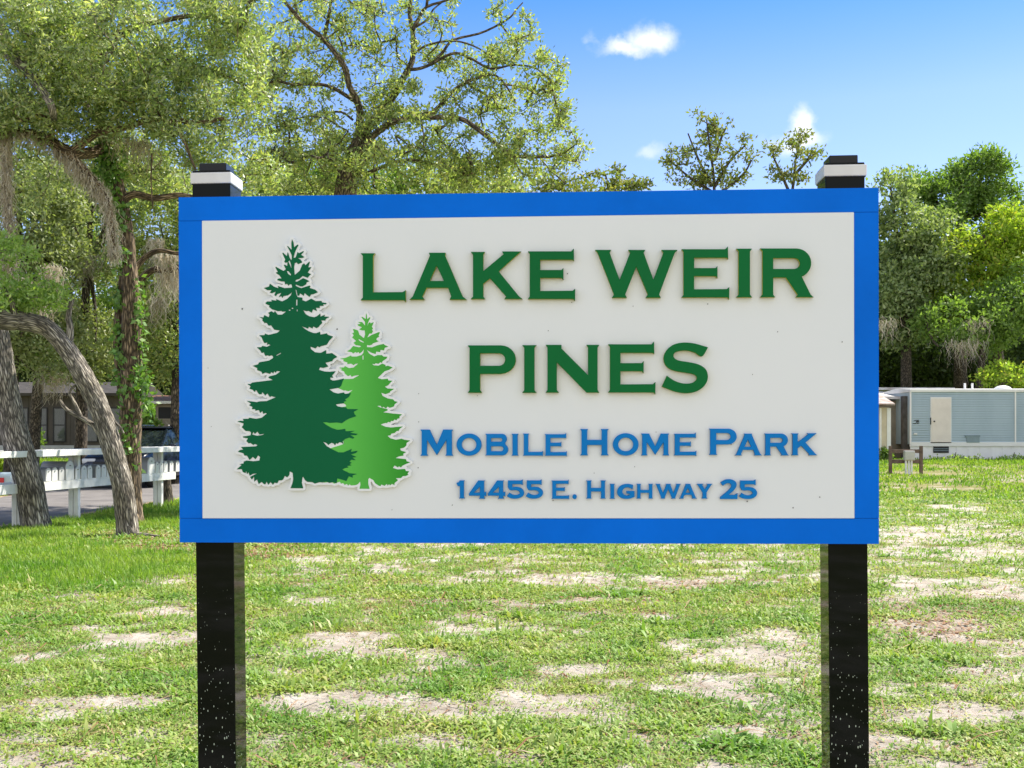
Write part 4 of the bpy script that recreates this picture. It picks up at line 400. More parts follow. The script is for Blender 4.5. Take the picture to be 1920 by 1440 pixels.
def splmesh(name, loops, y_back, y_front, bev=0):
    """closed outlines (right, up) filled, extruded towards the viewer, with a bevelled front edge"""
    cu = bpy.data.curves.new(name, 'CURVE'); cu.dimensions = '2D'; cu.fill_mode = 'BOTH'; th = (y_back-y_front)
    cu.extrude = max(th/2-bev, .0001); cu.bevel_depth = bev; cu.bevel_resolution = 1; cu.offset = -bev
    for l in loops:
        s = cu.splines.new('POLY'); s.points.add(len(l)-1)
        for q, pt in zip(s.points, l): q.co = (pt[0], pt[1], 0, 1)
        s.use_cyclic_u = True
    o = bpy.data.objects.new(name, cu); COL.objects.link(o); bpy.context.view_layer.update()
    me = bpy.data.meshes.new_from_object(o.evaluated_get(bpy.context.evaluated_depsgraph_get()))
    bpy.data.objects.remove(o); bpy.data.curves.remove(cu)
    n = len(me.vertices); co = np.empty(n*3, np.float32); me.vertices.foreach_get('co', co); co = co.reshape(-1, 3)
    out = np.stack([co[:, 0], (y_back+y_front)/2-co[:, 2], co[:, 1]], 1); me.vertices.foreach_set('co', out.ravel()); me.update()
    return me
def arc(cx, cy, rx, ry, a0, a1, n=14):
    return [(cx+rx*math.cos(R(a0+(a1-a0)*i/(n-1))), cy+ry*math.sin(R(a0+(a1-a0)*i/(n-1)))) for i in range(n)]
GL = {}
GL['I'] = [[(0, 1), (.32, 1), (.275, .945), (.275, .055), (.32, 0), (0, 0), (.045, .055), (.045, .945)]]
GL['L'] = [[(0, 1), (.31, 1), (.27, .945), (.27, .17), (.90, .175), (.965, .215), (.965, -.04), (.93, 0), (0, 0), (.05, .055), (.05, .945)]]
GL['E'] = [[(0, 1), (.90, 1), (.955, 1.06), (.96, .795), (.925, .82), (.26, .82), (.26, .61), (.70, .61), (.74, .655), (.74, .40), (.70, .44), (.26, .44), (.26, .17), (.93, .175), (.985, .22), (.98, -.04), (.945, 0), (0, 0), (.04, .055), (.04, .945)]]
GL['A'] = [[(.415, 1), (.775, 1), (.765, .94), (1.14, .07), (1.227, 0), (.86, 0), (.893, .07), (.83, .25), (.37, .25), (.28, .065), (.325, 0), (0, 0), (.07, .065), (.44, .94)], [(.585, .72), (.737, .40), (.44, .40)]]
GL['K'] = [[(0, 1.01), (.305, 1.01), (.27, .95), (.27, .60), (.70, .96), (.665, 1.02), (1.075, 1.02), (1.02, .97), (.60, .59), (1.03, .06), (1.105, 0), (.72, 0), (.755, .055), (.415, .44), (.27, .325), (.27, .055), (.31, 0), (0, 0), (.05, .055), (.05, .95)]]
GL['W'] = [[(0, 1), (.34, 1), (.305, .94), (.512, .38), (.73, .94), (.69, 1), (1.048, 1), (1.013, .94), (1.215, .38), (1.42, .94), (1.38, 1), (1.72, 1), (1.66, .94), (1.335, .07), (1.37, 0), (1.053, 0), (1.095, .07), (.857, .645), (.63, .07), (.663, 0), (.35, 0), (.393, .07), (.053, .94)]]
GL['R'] = [[(0, 1), (.74, 1)]+arc(.74, .70, .31, .30, 88, -68)+[(1.04, .05), (1.1, 0), (.735, 0), (.77, .05), (.53, .40), (.27, .40), (.27, .055), (.31, 0), (0, 0), (.05, .055), (.05, .945)],
           [(.27, .80), (.70, .80)]+arc(.70, .69, .115, .11, 85, -85, 8)+[(.70, .58), (.27, .58)]]
GL['P'] = [[(0, 1), (.70, 1)]+arc(.70, .70, .315, .30, 88, -88)+[(.70, .395), (.265, .395), (.265, .055), (.305, 0), (0, 0), (.04, .055), (.04, .945)],
           [(.265, .83), (.66, .83)]+arc(.66, .70, .13, .13, 85, -85, 9)+[(.66, .57), (.265, .57)]]
GL['N'] = [[(0, 1), (.33, 1), (.335, .92), (.88, .37), (.88, .945), (.845, 1), (1.115, 1), (1.08, .945), (1.08, .055), (1.115, 0), (.85, 0), (.235, .63), (.235, .055), (.28, 0), (0, 0), (.04, .055), (.04, .945)]]
GL['M'] = [[(0, 1), (.37, 1), (.38, .96), (.635, .42), (.86, .96), (.875, 1), (1.25, 1), (1.21, .93), (1.215, .08), (1.26, 0), (.96, 0), (1.0, .08), (1.0, .6), (.635, .02), (.265, .6), (.255, .08), (.30, 0), (.01, 0), (.055, .08), (.055, .93)]]
GL['O'] = [arc(.57, .5, .57, .52, 90, -262, 40), arc(.57, .5, .33, .31, 90, -262, 32)]
GL['B'] = [[(0, 1), (.75, 1)]+arc(.77, .765, .22, .235, 88, -50, 9)+arc(.78, .27, .27, .27, 55, -88, 12)+[(.77, 0), (0, 0), (.05, .06), (.05, .94)],
           [(.27, .80), (.70, .80)]+arc(.70, .72, .08, .08, 80, -80, 6)+[(.70, .64), (.27, .64)], [(.27, .42), (.72, .42)]+arc(.72, .31, .11, .11, 80, -80, 7)+[(.72, .20), (.27, .20)]]
GL['H'] = [[(0, 1), (.30, 1), (.27, .93), (.27, .59), (.81, .59), (.81, .93), (.78, 1), (1.08, 1), (1.03, .93), (1.03, .07), (1.08, 0), (.78, 0), (.81, .07), (.81, .39), (.27, .39), (.27, .07), (.30, 0), (0, 0), (.05, .07), (.05, .93)]]
def zc(s, x0, y0, k): return [((float(a)-x0)/k, (y0-float(b))/k) for a, b in (q.split(',') for q in s.split())]
def smooth(pts, sharp):
    """chaikin on all corners except the given indices"""
    for _ in range(2):
        out = []; ns = set(); n = len(pts)
        for i, q in enumerate(pts):
            if i in sharp: ns.add(len(out)); out.append(q)
            else:
                a = pts[i-1]; b = pts[(i+1) % n]
                out.append((.75*q[0]+.25*a[0], .75*q[1]+.25*a[1])); out.append((.75*q[0]+.25*b[0], .75*q[1]+.25*b[1]))
        pts, sharp = out, ns
    return pts
GL['S'] = [smooth(zc('948,885 903,872 860,858 800,848 740,848 680,862 630,900 603,950 605,1000 630,1045 690,1072 780,1085 840,1095 865,1120 850,1150 810,1168 750,1168 690,1148 648,1120 630,1105 590,1192 640,1212 700,1235 780,1246 850,1235 910,1200 945,1150 948,1090 925,1045 870,1015 800,1000 720,990 685,970 678,940 700,920 750,910 800,912 850,930 903,970', 590, 1240, 380), {0, 19, 20, 37})]
GL['G'] = [smooth(zc('177,622 150,613 110,611 70,623 42,653 33,690 50,725 85,745 125,748 160,742 188,728 188,675 118,675 118,700 145,700 145,712 120,718 92,706 80,680 92,655 117,642 147,647 172,662', 33, 746, 135), {0, 10, 11, 12, 13, 14, 15, 22})]
GL['Y'] = [zc('750,612 812,612 802,622 824,660 848,622 838,612 893,612 880,625 840,688 840,732 848,745 795,745 803,732 803,690 762,625', 750, 745, 133)]
GL['1'] = [zc('440,580 484,580 478,590 478,730 487,742 435,742 442,730 442,632 425,632 414,612 414,600 432,596', 413, 743, 163)]
GL['4'] = [zc('605,582 668,582 660,592 660,688 678,682 678,722 660,718 660,732 668,745 612,745 622,733 622,718 525,718 522,700', 522, 745, 163), zc('622,640 622,690 568,690', 522, 745, 163)]
GL['5'] = [smooth(zc('872,582 985,582 1003,574 1003,624 985,616 912,616 910,642 940,638 975,642 1005,660 1019,692 1005,725 965,744 915,746 880,735 862,722 885,690 905,705 940,714 970,706 979,690 965,675 935,668 905,672 885,668 870,640', 865, 745, 163), {0, 1, 2, 3, 4, 5, 6, 15, 16, 24, 25})]
GL['2'] = [smooth(zc('964,607 1000,585 1040,577 1085,585 1112,612 1108,645 1085,675 1055,700 1035,712 1090,712 1104,706 1118,698 1118,748 962,748 962,730 1010,695 1050,660 1064,638 1055,617 1030,612 1005,622 986,636', 962, 748, 163), {0, 9, 10, 11, 12, 13, 14, 21})]
GL['.'] = [arc(.13, .12, .13, .13, 90, -262, 20)]
lgreen = paint('green_letter_face', (.001, .145, .032), .30, .03, 3, .05, 40, spec=.12)
lblue = paint('blue_letter_face', (.001, .20, .58), .30, .03, 3, .05, 40, spec=.12)
edge_bounce = paint('bounce_gold_letter_edge', (.44, .40, .04), .45, .04, 3, spec=.2); edge_b = paint('dark_blue_letter_edge', (.02, .09, .22), .45, .04, 3, spec=.2)  # gold sides paint in the warm light bounced up from the ground
def letters(line_name, label, items, mat, th, bev, edge=None):
    edge = edge_bounce if mat is lgreen else edge_b
    root = bpy.data.objects.new(line_name, None); COL.objects.link(root); root.parent = sign; root['label'] = label
    for (ch, x0, x1, yb, yc) in items:
        loops = GL[ch]; mx = max(p[0] for p in loops[0]); mn = min(p[0] for p in loops[0]); sx = (x1-x0)/(mx-mn); sy = yb-yc
        L = [[p2s(x0+(p[0]-mn)*sx, yb-p[1]*sy, .004+th) for p in l] for l in loops]
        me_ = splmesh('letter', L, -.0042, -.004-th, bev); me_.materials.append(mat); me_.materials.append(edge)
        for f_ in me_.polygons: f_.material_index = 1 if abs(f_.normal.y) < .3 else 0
        link('letter', me_, None, root)
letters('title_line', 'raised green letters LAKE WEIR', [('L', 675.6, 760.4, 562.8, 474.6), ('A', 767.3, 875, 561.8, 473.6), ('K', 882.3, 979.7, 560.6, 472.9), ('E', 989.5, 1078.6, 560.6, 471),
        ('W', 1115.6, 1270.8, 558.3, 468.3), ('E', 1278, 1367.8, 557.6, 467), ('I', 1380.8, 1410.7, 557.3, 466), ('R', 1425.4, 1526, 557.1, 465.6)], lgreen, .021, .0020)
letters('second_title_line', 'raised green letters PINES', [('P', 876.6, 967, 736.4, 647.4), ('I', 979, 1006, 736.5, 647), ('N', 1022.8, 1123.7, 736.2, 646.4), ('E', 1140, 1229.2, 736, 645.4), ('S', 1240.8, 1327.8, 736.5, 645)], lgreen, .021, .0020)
letters('subtitle_line', 'raised blue letters MOBILE HOME PARK', [('M', 787.7, 849.6, 854.6, 805.4), ('O', 855.8, 902.9, 853.8, 813.6), ('B', 909.6, 952.9, 854, 813.4), ('I', 958.8, 972.6, 854.3, 813.4), ('L', 980, 1018, 854.4, 813), ('E', 1021.2, 1062.9, 854.6, 814),
        ('H', 1087.7, 1141.5, 853.9, 804.4), ('O', 1149, 1197.5, 853.7, 813), ('M', 1201.7, 1255.2, 854, 812.9), ('E', 1263.5, 1306, 854, 813.3), ('P', 1329.6, 1381.5, 853, 803.8), ('A', 1377.7, 1429.4, 854, 813), ('R', 1433, 1479.8, 854, 812.9), ('K', 1484, 1533, 853.7, 813)], lblue, .012, .0012)
letters('address_line', 'raised blue characters 14455 E. HIGHWAY 25', [('1', 856, 871.8, 935, 900.8), ('4', 878.8, 911.5, 935.2, 901), ('4', 914.4, 947.2, 935.2, 901), ('5', 950.2, 982.7, 935.2, 900.8), ('5', 985.6, 1018.2, 935.2, 900.8),
        ('E', 1034, 1067.2, 935.4, 901.2), ('.', 1073.2, 1081.6, 935.6, 901.2), ('H', 1099, 1136.2, 935, 901), ('I', 1143, 1153.2, 935.2, 907.4), ('G', 1156.9, 1189.8, 935.4, 907.2), ('H', 1193.3, 1224.8, 935, 907.4), ('W', 1229, 1276.9, 935, 907.4),
        ('A', 1273.6, 1307.3, 935, 907.4), ('Y', 1306.2, 1336, 935, 907.4), ('2', 1350.4, 1383, 935.8, 899.8), ('5', 1385.8, 1419.9, 935.8, 901)], lblue, .012, .0010)
# the two printed pines on their white cut-out
emblem = bpy.data.objects.new('pine_emblem', None); COL.objects.link(emblem); emblem.parent = sign
def embl(v, d): return [[p2s(*map(float, q.split(',')), d) for q in s.split()] for s in v]
white2 = paint('white_cutout', (.83, .85, .84), .4, .01, 3, spec=.15)
def gradmat(name, ca, cb, cc, x0, x1):
    m, t, o = newmat(name); p = N(t, 'ShaderNodeBsdfPrincipled'); p.inputs['Roughness'].default_value = .33; p.inputs['Specular IOR Level'].default_value = .12
    tcn = N(t, 'ShaderNodeTexCoord'); s = N(t, 'ShaderNodeSeparateXYZ'); t.links.new(tcn.outputs['Object'], s.inputs[0])
    r = N(t, 'ShaderNodeMapRange'); r.inputs[1].default_value = x0; r.inputs[2].default_value = x1; t.links.new(s.outputs[0], r.inputs[0])
    rr = ramp(t, r.outputs[0], [(0, ca), (.45, cb), (1, cc)]); t.links.new(rr.outputs[0], p.inputs['Base Color']); t.links.new(p.outputs[0], o.inputs[0]); return m
dkg = paint('dark_pine_print', (.001, .125, .045), .33, .02, 3, spec=.12)
x0 = p2s(640, 800)[0]; x1 = p2s(765, 800)[0]
ltg = gradmat('light_pine_print', (.13, .56, .085), (.085, .44, .06), (.035, .30, .025), x0, x1)
link('cutout_backing', splmesh('cutout_backing', embl(EMB['back'], .018), -.0042, -.018, .0006), white2, emblem)
link('light_green_pine', splmesh('light_green_pine', embl(EMB['light'], .0186), -.0183, -.0186, .0), ltg, emblem)
link('dark_green_pine', splmesh('dark_green_pine', embl(EMB['dark'], .0194), -.0189, -.0194, .0), dkg, emblem)
# little dark specks (insects, dirt) stuck on the face panel
dirtm = paint('dirt', (.05, .045, .04), .8)
for (x, y, s) in [(454, 579, 3.2), (632, 617, 3), (1064, 513, 2), (1072, 567, 1.8), (1187, 574, 1.6), (1327, 570, 2), (1458, 622, 2), (1579, 641, 2.2), (1411, 702, 1.6), (785, 738, 1.5), (784, 877, 2.2), (848, 947, 2), (1037, 938, 2), (1114, 887, 1.6),
                  (1190, 875, 1.6), (1401, 940, 2.6), (1537, 932, 2.2), (1487, 952, 2.6), (785, 791, 1.8), (895, 742, 1.4), (1028, 620, 1.8), (735, 956, 1.6), (732, 796, 2), (738, 796, 1.4), (1371, 833, 1.6), (390, 690, 1.3), (396, 800, 1.3), (1230, 810, 1.4)]:
    u, v = p2s(x, y, .005); r = s/540/2; sm_ = MB(); sm_.prism([(u-r, v-r*.6), (u+r*.3, v-r), (u+r, v+r*.5), (u-r*.2, v+r)], -.0058, -.0040); sm_.build('dirt_speck', dirtm, sign)
# posts: glossy black square sleeves with solar caps
def speckled(name):
    m, t, o = newmat(name); p = N(t, 'ShaderNodeBsdfPrincipled'); p.inputs['Roughness'].default_value = .07; p.inputs['IOR'].default_value = 1.45; p.inputs['Specular IOR Level'].default_value = .15
    tcn = N(t, 'ShaderNodeTexCoord'); mp = N(t, 'ShaderNodeMapping'); mp.inputs['Scale'].default_value = (1, 1, .45); t.links.new(tcn.outputs['Object'], mp.inputs[0])
    v = N(t, 'ShaderNodeTexVoronoi'); v.inputs['Scale'].default_value = 135; v.inputs['Randomness'].default_value = 1; t.links.new(mp.outputs[0], v.inputs['Vector'])
    s = N(t, 'ShaderNodeSeparateXYZ'); t.links.new(tcn.outputs['Object'], s.inputs[0])
    r = N(t, 'ShaderNodeMapRange'); r.inputs[1].default_value = 1.15; r.inputs[2].default_value = .35; r.inputs[3].default_value = .03; r.inputs[4].default_value = .36; t.links.new(s.outputs[2], r.inputs[0])
    sc1 = N(t, 'ShaderNodeSeparateColor'); t.links.new(v.outputs['Color'], sc1.inputs[0])
    ml = N(t, 'ShaderNodeMath', operation='MULTIPLY'); t.links.new(r.outputs[0], ml.inputs[0]); t.links.new(sc1.outputs[0], ml.inputs[1])
    ln = N(t, 'ShaderNodeMath', operation='LESS_THAN'); t.links.new(v.outputs['Distance'], ln.inputs[0]); t.links.new(ml.outputs[0], ln.inputs[1])
    pk = N(t, 'ShaderNodeMath', operation='GREATER_THAN'); pk.inputs[1].default_value = .35; t.links.new(sc1.outputs[1], pk.inputs[0])
    fm = N(t, 'ShaderNodeMath', operation='MULTIPLY'); t.links.new(ln.outputs[0], fm.inputs[0]); t.links.new(pk.outputs[0], fm.inputs[1])
    mx = N(t, 'ShaderNodeMix', data_type='RGBA'); mx.inputs[6].default_value = (.004, .006, .005, 1); mx.inputs[7].default_value = (.40, .46, .36, 1); t.links.new(fm.outputs[0], mx.inputs[0]); t.links.new(mx.outputs[2], p.inputs['Base Color'])
    mr = N(t, 'ShaderNodeMix', data_type='FLOAT'); mr.inputs[2].default_value = .035; mr.inputs[3].default_value = .7; t.links.new(fm.outputs[0], mr.inputs[0]); t.links.new(mr.outputs[0], p.inputs['Roughness'])
    t.links.new(p.outputs[0], o.inputs[0]); return m
blk = speckled('black_vinyl_post'); blk2 = paint('black_cap', (.006, .007, .007), .12, .02, spec=.3); capw = paint('white_cap_band', (.72, .72, .69), .4, .03, 8)
for (xl_b, xr_b, xl_t, xr_t, lean) in [(366.8, 438, 359.5, 429.6, .0100), (1553, 1627, 1547.8, 1621, .0076)]:
    ub0, zb = p2s(xl_b, 1025, -.028); ub1, _ = p2s(xr_b, 1025, -.028)
    wd_ = ub1-ub0; uc = (ub0+ub1)/2+lean*zb
    m = MB(); m.box(-wd_/2, wd_/2, .0285, .0285+wd_, -.3, 2.535, bev=.003)
    post = m.build('post', blk, sign); post.location = (uc, 0, 0); post.rotation_euler = (0, -lean, 0)
    yc = .0285+wd_/2
    MB().box(-.0735, .0735, yc-.0735, yc+.0735, 2.4875, 2.5265, bev=.003).build('cap_band', capw, post)
    # slip the band round the post: it is a collar, the dark cap rises through it
    MB().box(-.0700, .0700, yc-.0700, yc+.0700, 2.4835, 2.4880, bev=.001).build('cap_lip', blk2, post)
    MB().box(-.049, .049, yc-.049, yc+.049, 2.5260, 2.565, bev=.003).build('cap_top', blk2, post)

# ================================================================ TREES
def catmull(P, n):
    P = np.asarray(P, float); k = len(P)
    if k < 3:
        u = np.linspace(0, 1, n)[:, None]; return P[0]*(1-u)+P[-1]*u
    Q = np.vstack([2*P[0]-P[1], P, 2*P[-1]-P[-2]]); u = np.linspace(0, k-1-1e-6, n); i = u.astype(int); f = (u-i)[:, None]
    a, b, c, d = Q[i], Q[i+1], Q[i+2], Q[i+3]
    return .5*((2*b)+(-a+c)*f+(2*a-5*b+4*c-d)*f**2+(-a+3*b-3*c+d)*f**3)
def tube(P, Rr, sides, amp=0, seed=0, freq=9):
    """tapering tube with UV in metres and ridged bark relief of height amp"""
    P = np.asarray(P); n = len(P); T = np.gradient(P, axis=0); T /= np.linalg.norm(T, axis=1)[:, None]+1e-9
    up = np.array([0.13, .99, .05]); S = np.cross(T, up); S /= np.linalg.norm(S, axis=1)[:, None]+1e-9; B = np.cross(T, S)
    a = np.linspace(0, 2*np.pi, sides+1)
    s = np.r_[0, np.cumsum(np.linalg.norm(np.diff(P, axis=0), axis=1))]
    rr = np.repeat(np.asarray(Rr, float)[:, None], sides+1, 1)
    if amp:
        A, S2 = np.meshgrid(np.minimum(a, 2*np.pi-1e-9)/(2*np.pi), s)
        circ = 2*np.pi*np.mean(Rr); kx = max(3, round(circ*freq*1.0)); wob = fbm(A*6, S2*3, 3, seed+4)*1.6
        x = A*kx+wob*(np.sin(A*np.pi)**.5)
        rdg = np.abs(vnoise(x, S2*freq*.38+40*A*0, seed)-.5)*2; rdg2 = np.abs(vnoise(x*2+9, S2*freq*.8, seed+1)-.5)*2
        rr = rr+amp*((1-rdg)**1.6*1.0+(1-rdg2)**2*.5-.6)+amp*2.2*(fbm(A*3, S2*1.3, 3, seed+8)-.5)
        rr[:, -1] = rr[:, 0]
    V = P[:, None, :]+rr[..., None]*(np.cos(a)[None, :, None]*S[:, None, :]+np.sin(a)[None, :, None]*B[:, None, :])
    uv = np.stack([np.repeat((a/(2*np.pi))[None], n, 0)*2*np.pi*np.mean(Rr), np.repeat(s[:, None], sides+1, 1)], -1)
    idx = np.arange(n*(sides+1)).reshape(n, sides+1)
    Fc = np.stack([idx[:-1, :-1], idx[:-1, 1:], idx[1:, 1:], idx[1:, :-1]], -1).reshape(-1, 4)
    return V.reshape(-1, 3), Fc, uv.reshape(-1, 2)
def jointubes(L):
    V, Fc, U, o = [], [], [], 0
    for v, f, u in L: V.append(v); Fc.append(f+o); U.append(u); o += len(v)
    return np.concatenate(V), np.concatenate(Fc), np.concatenate(U)
class Tree:
    def __init__(s, name, base, label, group=None, cat='tree', bark=None, seed=1):
        s.base = Vector(base); s.root = empty(name, base, label, cat, group); s.limbs = []; s.rng = np.random.default_rng(seed); s.bark = bark
        s.nodes = []; s.rad = []; s.leafP = []; s.leafD = []; s.seg = []
    def limb(s, pts, r0, r1, sides=14, amp=0, part='limb', n=None, seed=3, freq=9, flare=0, rads=None):
        """pts world points; adds a limb and its nodes to the skeleton"""
        P = np.array([tuple(p) for p in pts]); L = np.linalg.norm(np.diff(P, axis=0), axis=1).sum(); n = n or max(6, int(L/.12))
        C = catmull(P, n); u = np.linspace(0, 1, n)
        rr = np.interp(u, np.linspace(0, 1, len(rads)), rads) if rads is not None else r0+(r1-r0)*u
        if flare: rr = rr*(1+flare*np.exp(-u*L/.28))
        s.limbs.append((part, tube(C, rr, sides, amp, seed, freq)))
        for c, r in zip(C[::2], rr[::2]): s.nodes.append(c); s.rad.append(r)
        return s
    def grow(s, A, jit=.12, droop=.06, minstep=.35, tip=.004):
        """join attractors to the skeleton, nearest first, as thin wandering twigs; twigs carry the leaves"""
        A = np.asarray(A, float); N0 = len(s.nodes); nodes = np.array(s.nodes); cap = N0+len(A)*4+10
        buf = np.zeros((cap, 3)); buf[:N0] = nodes; par = -np.ones(cap, int); cnt = N0
        d = np.full(len(A), 1e9); who = np.zeros(len(A), int)
        for i in range(0, N0, 200):
            D = np.linalg.norm(A[:, None]-buf[None, i:i+200][:, :min(200, N0-i)], axis=2); j = D.argmin(1); m = D[np.arange(len(A)), j]; k = m < d; d[k] = m[k]; who[k] = i+j[k]
        left = np.ones(len(A), bool); ends = []
        for _ in range(len(A)):
            dd = np.where(left, d, 1e9); i = int(dd.argmin()); left[i] = False
            p0 = buf[who[i]]; p1 = A[i]; L = np.linalg.norm(p1-p0); k = 3 if L > minstep else 1; prev = who[i]; new = []
            side = s.rng.normal(0, jit*L, 3)
            for q in range(1, k+1):
                f = q/k; c = p0*(1-f)+p1*f+side*math.sin(math.pi*f)+np.array([0, 0, droop*L*math.sin(math.pi*f)])
                if cnt >= cap: break
                buf[cnt] = c; par[cnt] = prev; prev = cnt; new.append(cnt); cnt += 1
            ends.append(prev)
            for nn in new:
                D = np.linalg.norm(A-buf[nn], axis=1)*1.0; k2 = left & (D < d); d[k2] = D[k2]; who[k2] = nn
        load = np.zeros(cnt); load[ends] += 1
        for i in range(cnt-1, N0-1, -1):
            if par[i] >= 0: load[par[i]] += load[i]
        i = np.arange(N0, cnt); r1 = tip*np.maximum(load[i], 1)**.42; pr = par[i]; r0 = np.where(pr >= N0, tip*np.maximum(load[pr], 1)**.42, r1*1.15); r0 = np.minimum(r0, r1*1.6)
        s.seg.append((buf[pr], buf[i], r0, r1)); s.leafP.append(buf[ends]); s.leafD.append(buf[ends]-buf[par[ends]])
        s.mid = (buf[pr], buf[i]); return s
    def segmesh(s, sides=5):
        a = np.concatenate([q[0] for q in s.seg]); b = np.concatenate([q[1] for q in s.seg]); r0 = np.concatenate([q[2] for q in s.seg]); r1 = np.concatenate([q[3] for q in s.seg])
        n = len(a); T = b-a; T /= np.linalg.norm(T, axis=1)[:, None]+1e-9; S = np.cross(T, [0.1, .98, .17]); S /= np.linalg.norm(S, axis=1)[:, None]+1e-9; B = np.cross(T, S)
        an = np.linspace(0, 2*np.pi, sides, endpoint=False); ring = np.cos(an)[None, :, None]*S[:, None]+np.sin(an)[None, :, None]*B[:, None]
        V = np.concatenate([a[:, None]+ring*r0[:, None, None], b[:, None]+ring*r1[:, None, None]], 1)
        o = (np.arange(n)*2*sides)[:, None]; Fs = [np.concatenate([o+k, o+(k+1) % sides, o+sides+(k+1) % sides, o+sides+k], 1) for k in range(sides)]
        F_ = np.stack(Fs, 1).reshape(-1, 4); V = V.reshape(-1, 3); uv = np.stack([V[:, 0]*.5+V[:, 1]*.3, V[:, 2]], 1)
        return V, F_, uv
    def leaves(s, per, L, W, spread, mat, name='crown', along=.5, up=.25, pts=None, fold=0.0):
        r = s.rng
        P = np.concatenate(s.leafP) if pts is None else np.asarray(pts); D = np.concatenate(s.leafD) if pts is None else np.zeros_like(P)
        n = len(P)*per; base = np.repeat(P, per, 0)-np.repeat(D, per, 0)*(r.random(n)*along)[:, None]
        off = r.normal(0, 1, (n, 3)); off /= np.linalg.norm(off, axis=1)[:, None]; off *= (spread*r.random(n)**.6)[:, None]*np.array([1, 1, .75]); c = base+off
        ax = r.normal(0, 1, (n, 3))+off/spread*.9+np.array([0, 0, up]); ax /= np.linalg.norm(ax, axis=1)[:, None]
        t = r.normal(0, 1, (n, 3))+np.array([0, 0, .0]); sd = np.cross(ax, t); sd /= np.linalg.norm(sd, axis=1)[:, None]
        l = (L*(.6+.7*r.random(n)))[:, None]; w = (W*(.7+.6*r.random(n)))[:, None]
        V = np.stack([c, c+ax*l*.45+sd*w*.5, c+ax*l, c+ax*l*.45-sd*w*.5], 1).reshape(-1, 3)-np.array(s.base)
        Fc = np.arange(n*4).reshape(-1, 4)
        if name == 'crown': s.crown = (V, Fc, mat)
        else: link(name, npmesh(name, V, Fc), mat, s.root)
        return s
    def moss(s, pts, nper, L, w, mat, name='hanging_moss', spread=.12, wide=0):
        """Spanish moss: bundles of thin limp curls hanging from the given points"""
        r = s.rng; P = np.repeat(np.array([tuple(p) for p in pts]), nper, 0); Ls = np.repeat(np.asarray(L, float)*np.ones(len(pts)), nper); n = len(P)
        P = P+r.normal(0, spread, (n, 3))*np.array([1, 1, .35]); Ls = Ls*(.25+.75*r.random(n)); K = 8
        V = np.zeros((n, K*2, 3)); a = r.random(n)*6.28; sx = np.stack([np.cos(a), np.sin(a), 0*a], 1); c = P.copy(); dr = r.normal(0, .12, (n, 3))
        for k in range(K):
            f = k/(K-1); ww = w*.8*(1-.6*f)*(.5+1.0*r.random(n)); V[:, 2*k] = c-sx*ww[:, None]/2; V[:, 2*k+1] = c+sx*ww[:, None]/2
            st = r.normal(0, .55, (n, 3)); st[:, 2] = -.9; pull = (P.mean(0)*0); c = c+(st+dr)*(Ls/(K-1))[:, None]
        V -= np.array(s.base); o = (np.arange(n)*2*K)[:, None]
        Fc = np.stack([np.concatenate([o+2*k, o+2*k+1, o+2*k+3, o+2*k+2], 1) for k in range(K-1)], 1).reshape(-1, 4)
        link(name, npmesh(name, V.reshape(-1, 3), Fc), mat, s.root); return s
    def finish(s, twigname='branches', sides=5, twigmat=None):
        b = np.array(s.base); by = {}
        for part, t3 in s.limbs:
            v, f, u = t3; link(part, npmesh(part, v-b, f, True, uv=u), s.bark, s.root)
        if s.seg:
            v, f, u = s.segmesh(sides); V, Fc, mat = s.crown; n0 = len(v)
            me = npmesh('crown', np.concatenate([v-b, V]), np.concatenate([f, Fc+n0]), uv=np.concatenate([u, np.zeros((len(V), 2))]))
            me.materials.append(twigmat or s.bark); me.materials.append(mat)
            me.polygons.foreach_set('material_index', np.r_[np.zeros(len(f), np.int32), np.ones(len(Fc), np.int32)])
            me.polygons.foreach_set('use_smooth', np.r_[np.ones(len(f), bool), np.zeros(len(Fc), bool)]); link('crown', me, None, s.root)
        return s
def blob(rg, x, y, Y, rx, ry, n, rY=None, hollow=.0, seed=0, clump=0.0):
    """n points in an ellipsoid centred on photo pixel (x,y) at depth Y with pixel radii"""
    c = np.array(wp(x, y, Y)); r = np.array([rx/F*Y, rY or rx/F*Y, ry/F*Y]); out = []
    while len(out) < n:
        q = rg.normal(0, 1, (n*2, 3)); q /= np.linalg.norm(q, axis=1)[:, None]; q *= (hollow+(1-hollow)*rg.random(len(q))**(1/3))[:, None]; q = c+q*r
        if clump:
            sc_ = 1.6/max(r[0], .3)*1.2; k = vnoise(q[:, 0]*sc_+q[:, 1]*.7*sc_, q[:, 2]*sc_-q[:, 1]*.5*sc_, seed) > clump; q = q[k]
        out += list(q)
    return out[:n]
grey_bark = barkmat('grey_oak_bark', (.44, .40, .34), (.70, .66, .58), 36, 4.5, 1.0)
warm_bark = barkmat('warm_oak_bark', (.30, .22, .14), (.56, .43, .30), 34, 4.2, 1.0)
dim_bark = barkmat('brown_branch_bark', (.16, .13, .095), (.30, .25, .19), 30, 6, .6)
oak_leaf = leafmat('live_oak_leaf', [(.09, .15, .04), (.30, .41, .13), (.45, .55, .21), (.14, .22, .06), (.60, .66, .34), (.42, .42, .12), (.08, .13, .04), (.53, .60, .38)], .53, .2)
fresh_leaf = leafmat('fresh_green_leaf', [(.20, .34, .06), (.36, .50, .12), (.27, .40, .08), (.48, .58, .20)], .5, .12)
olive_leaf = leafmat('olive_leaf', [(.15, .20, .07), (.26, .32, .13), (.38, .43, .20), (.19, .25, .09), (.30, .31, .12)], .4, .10)
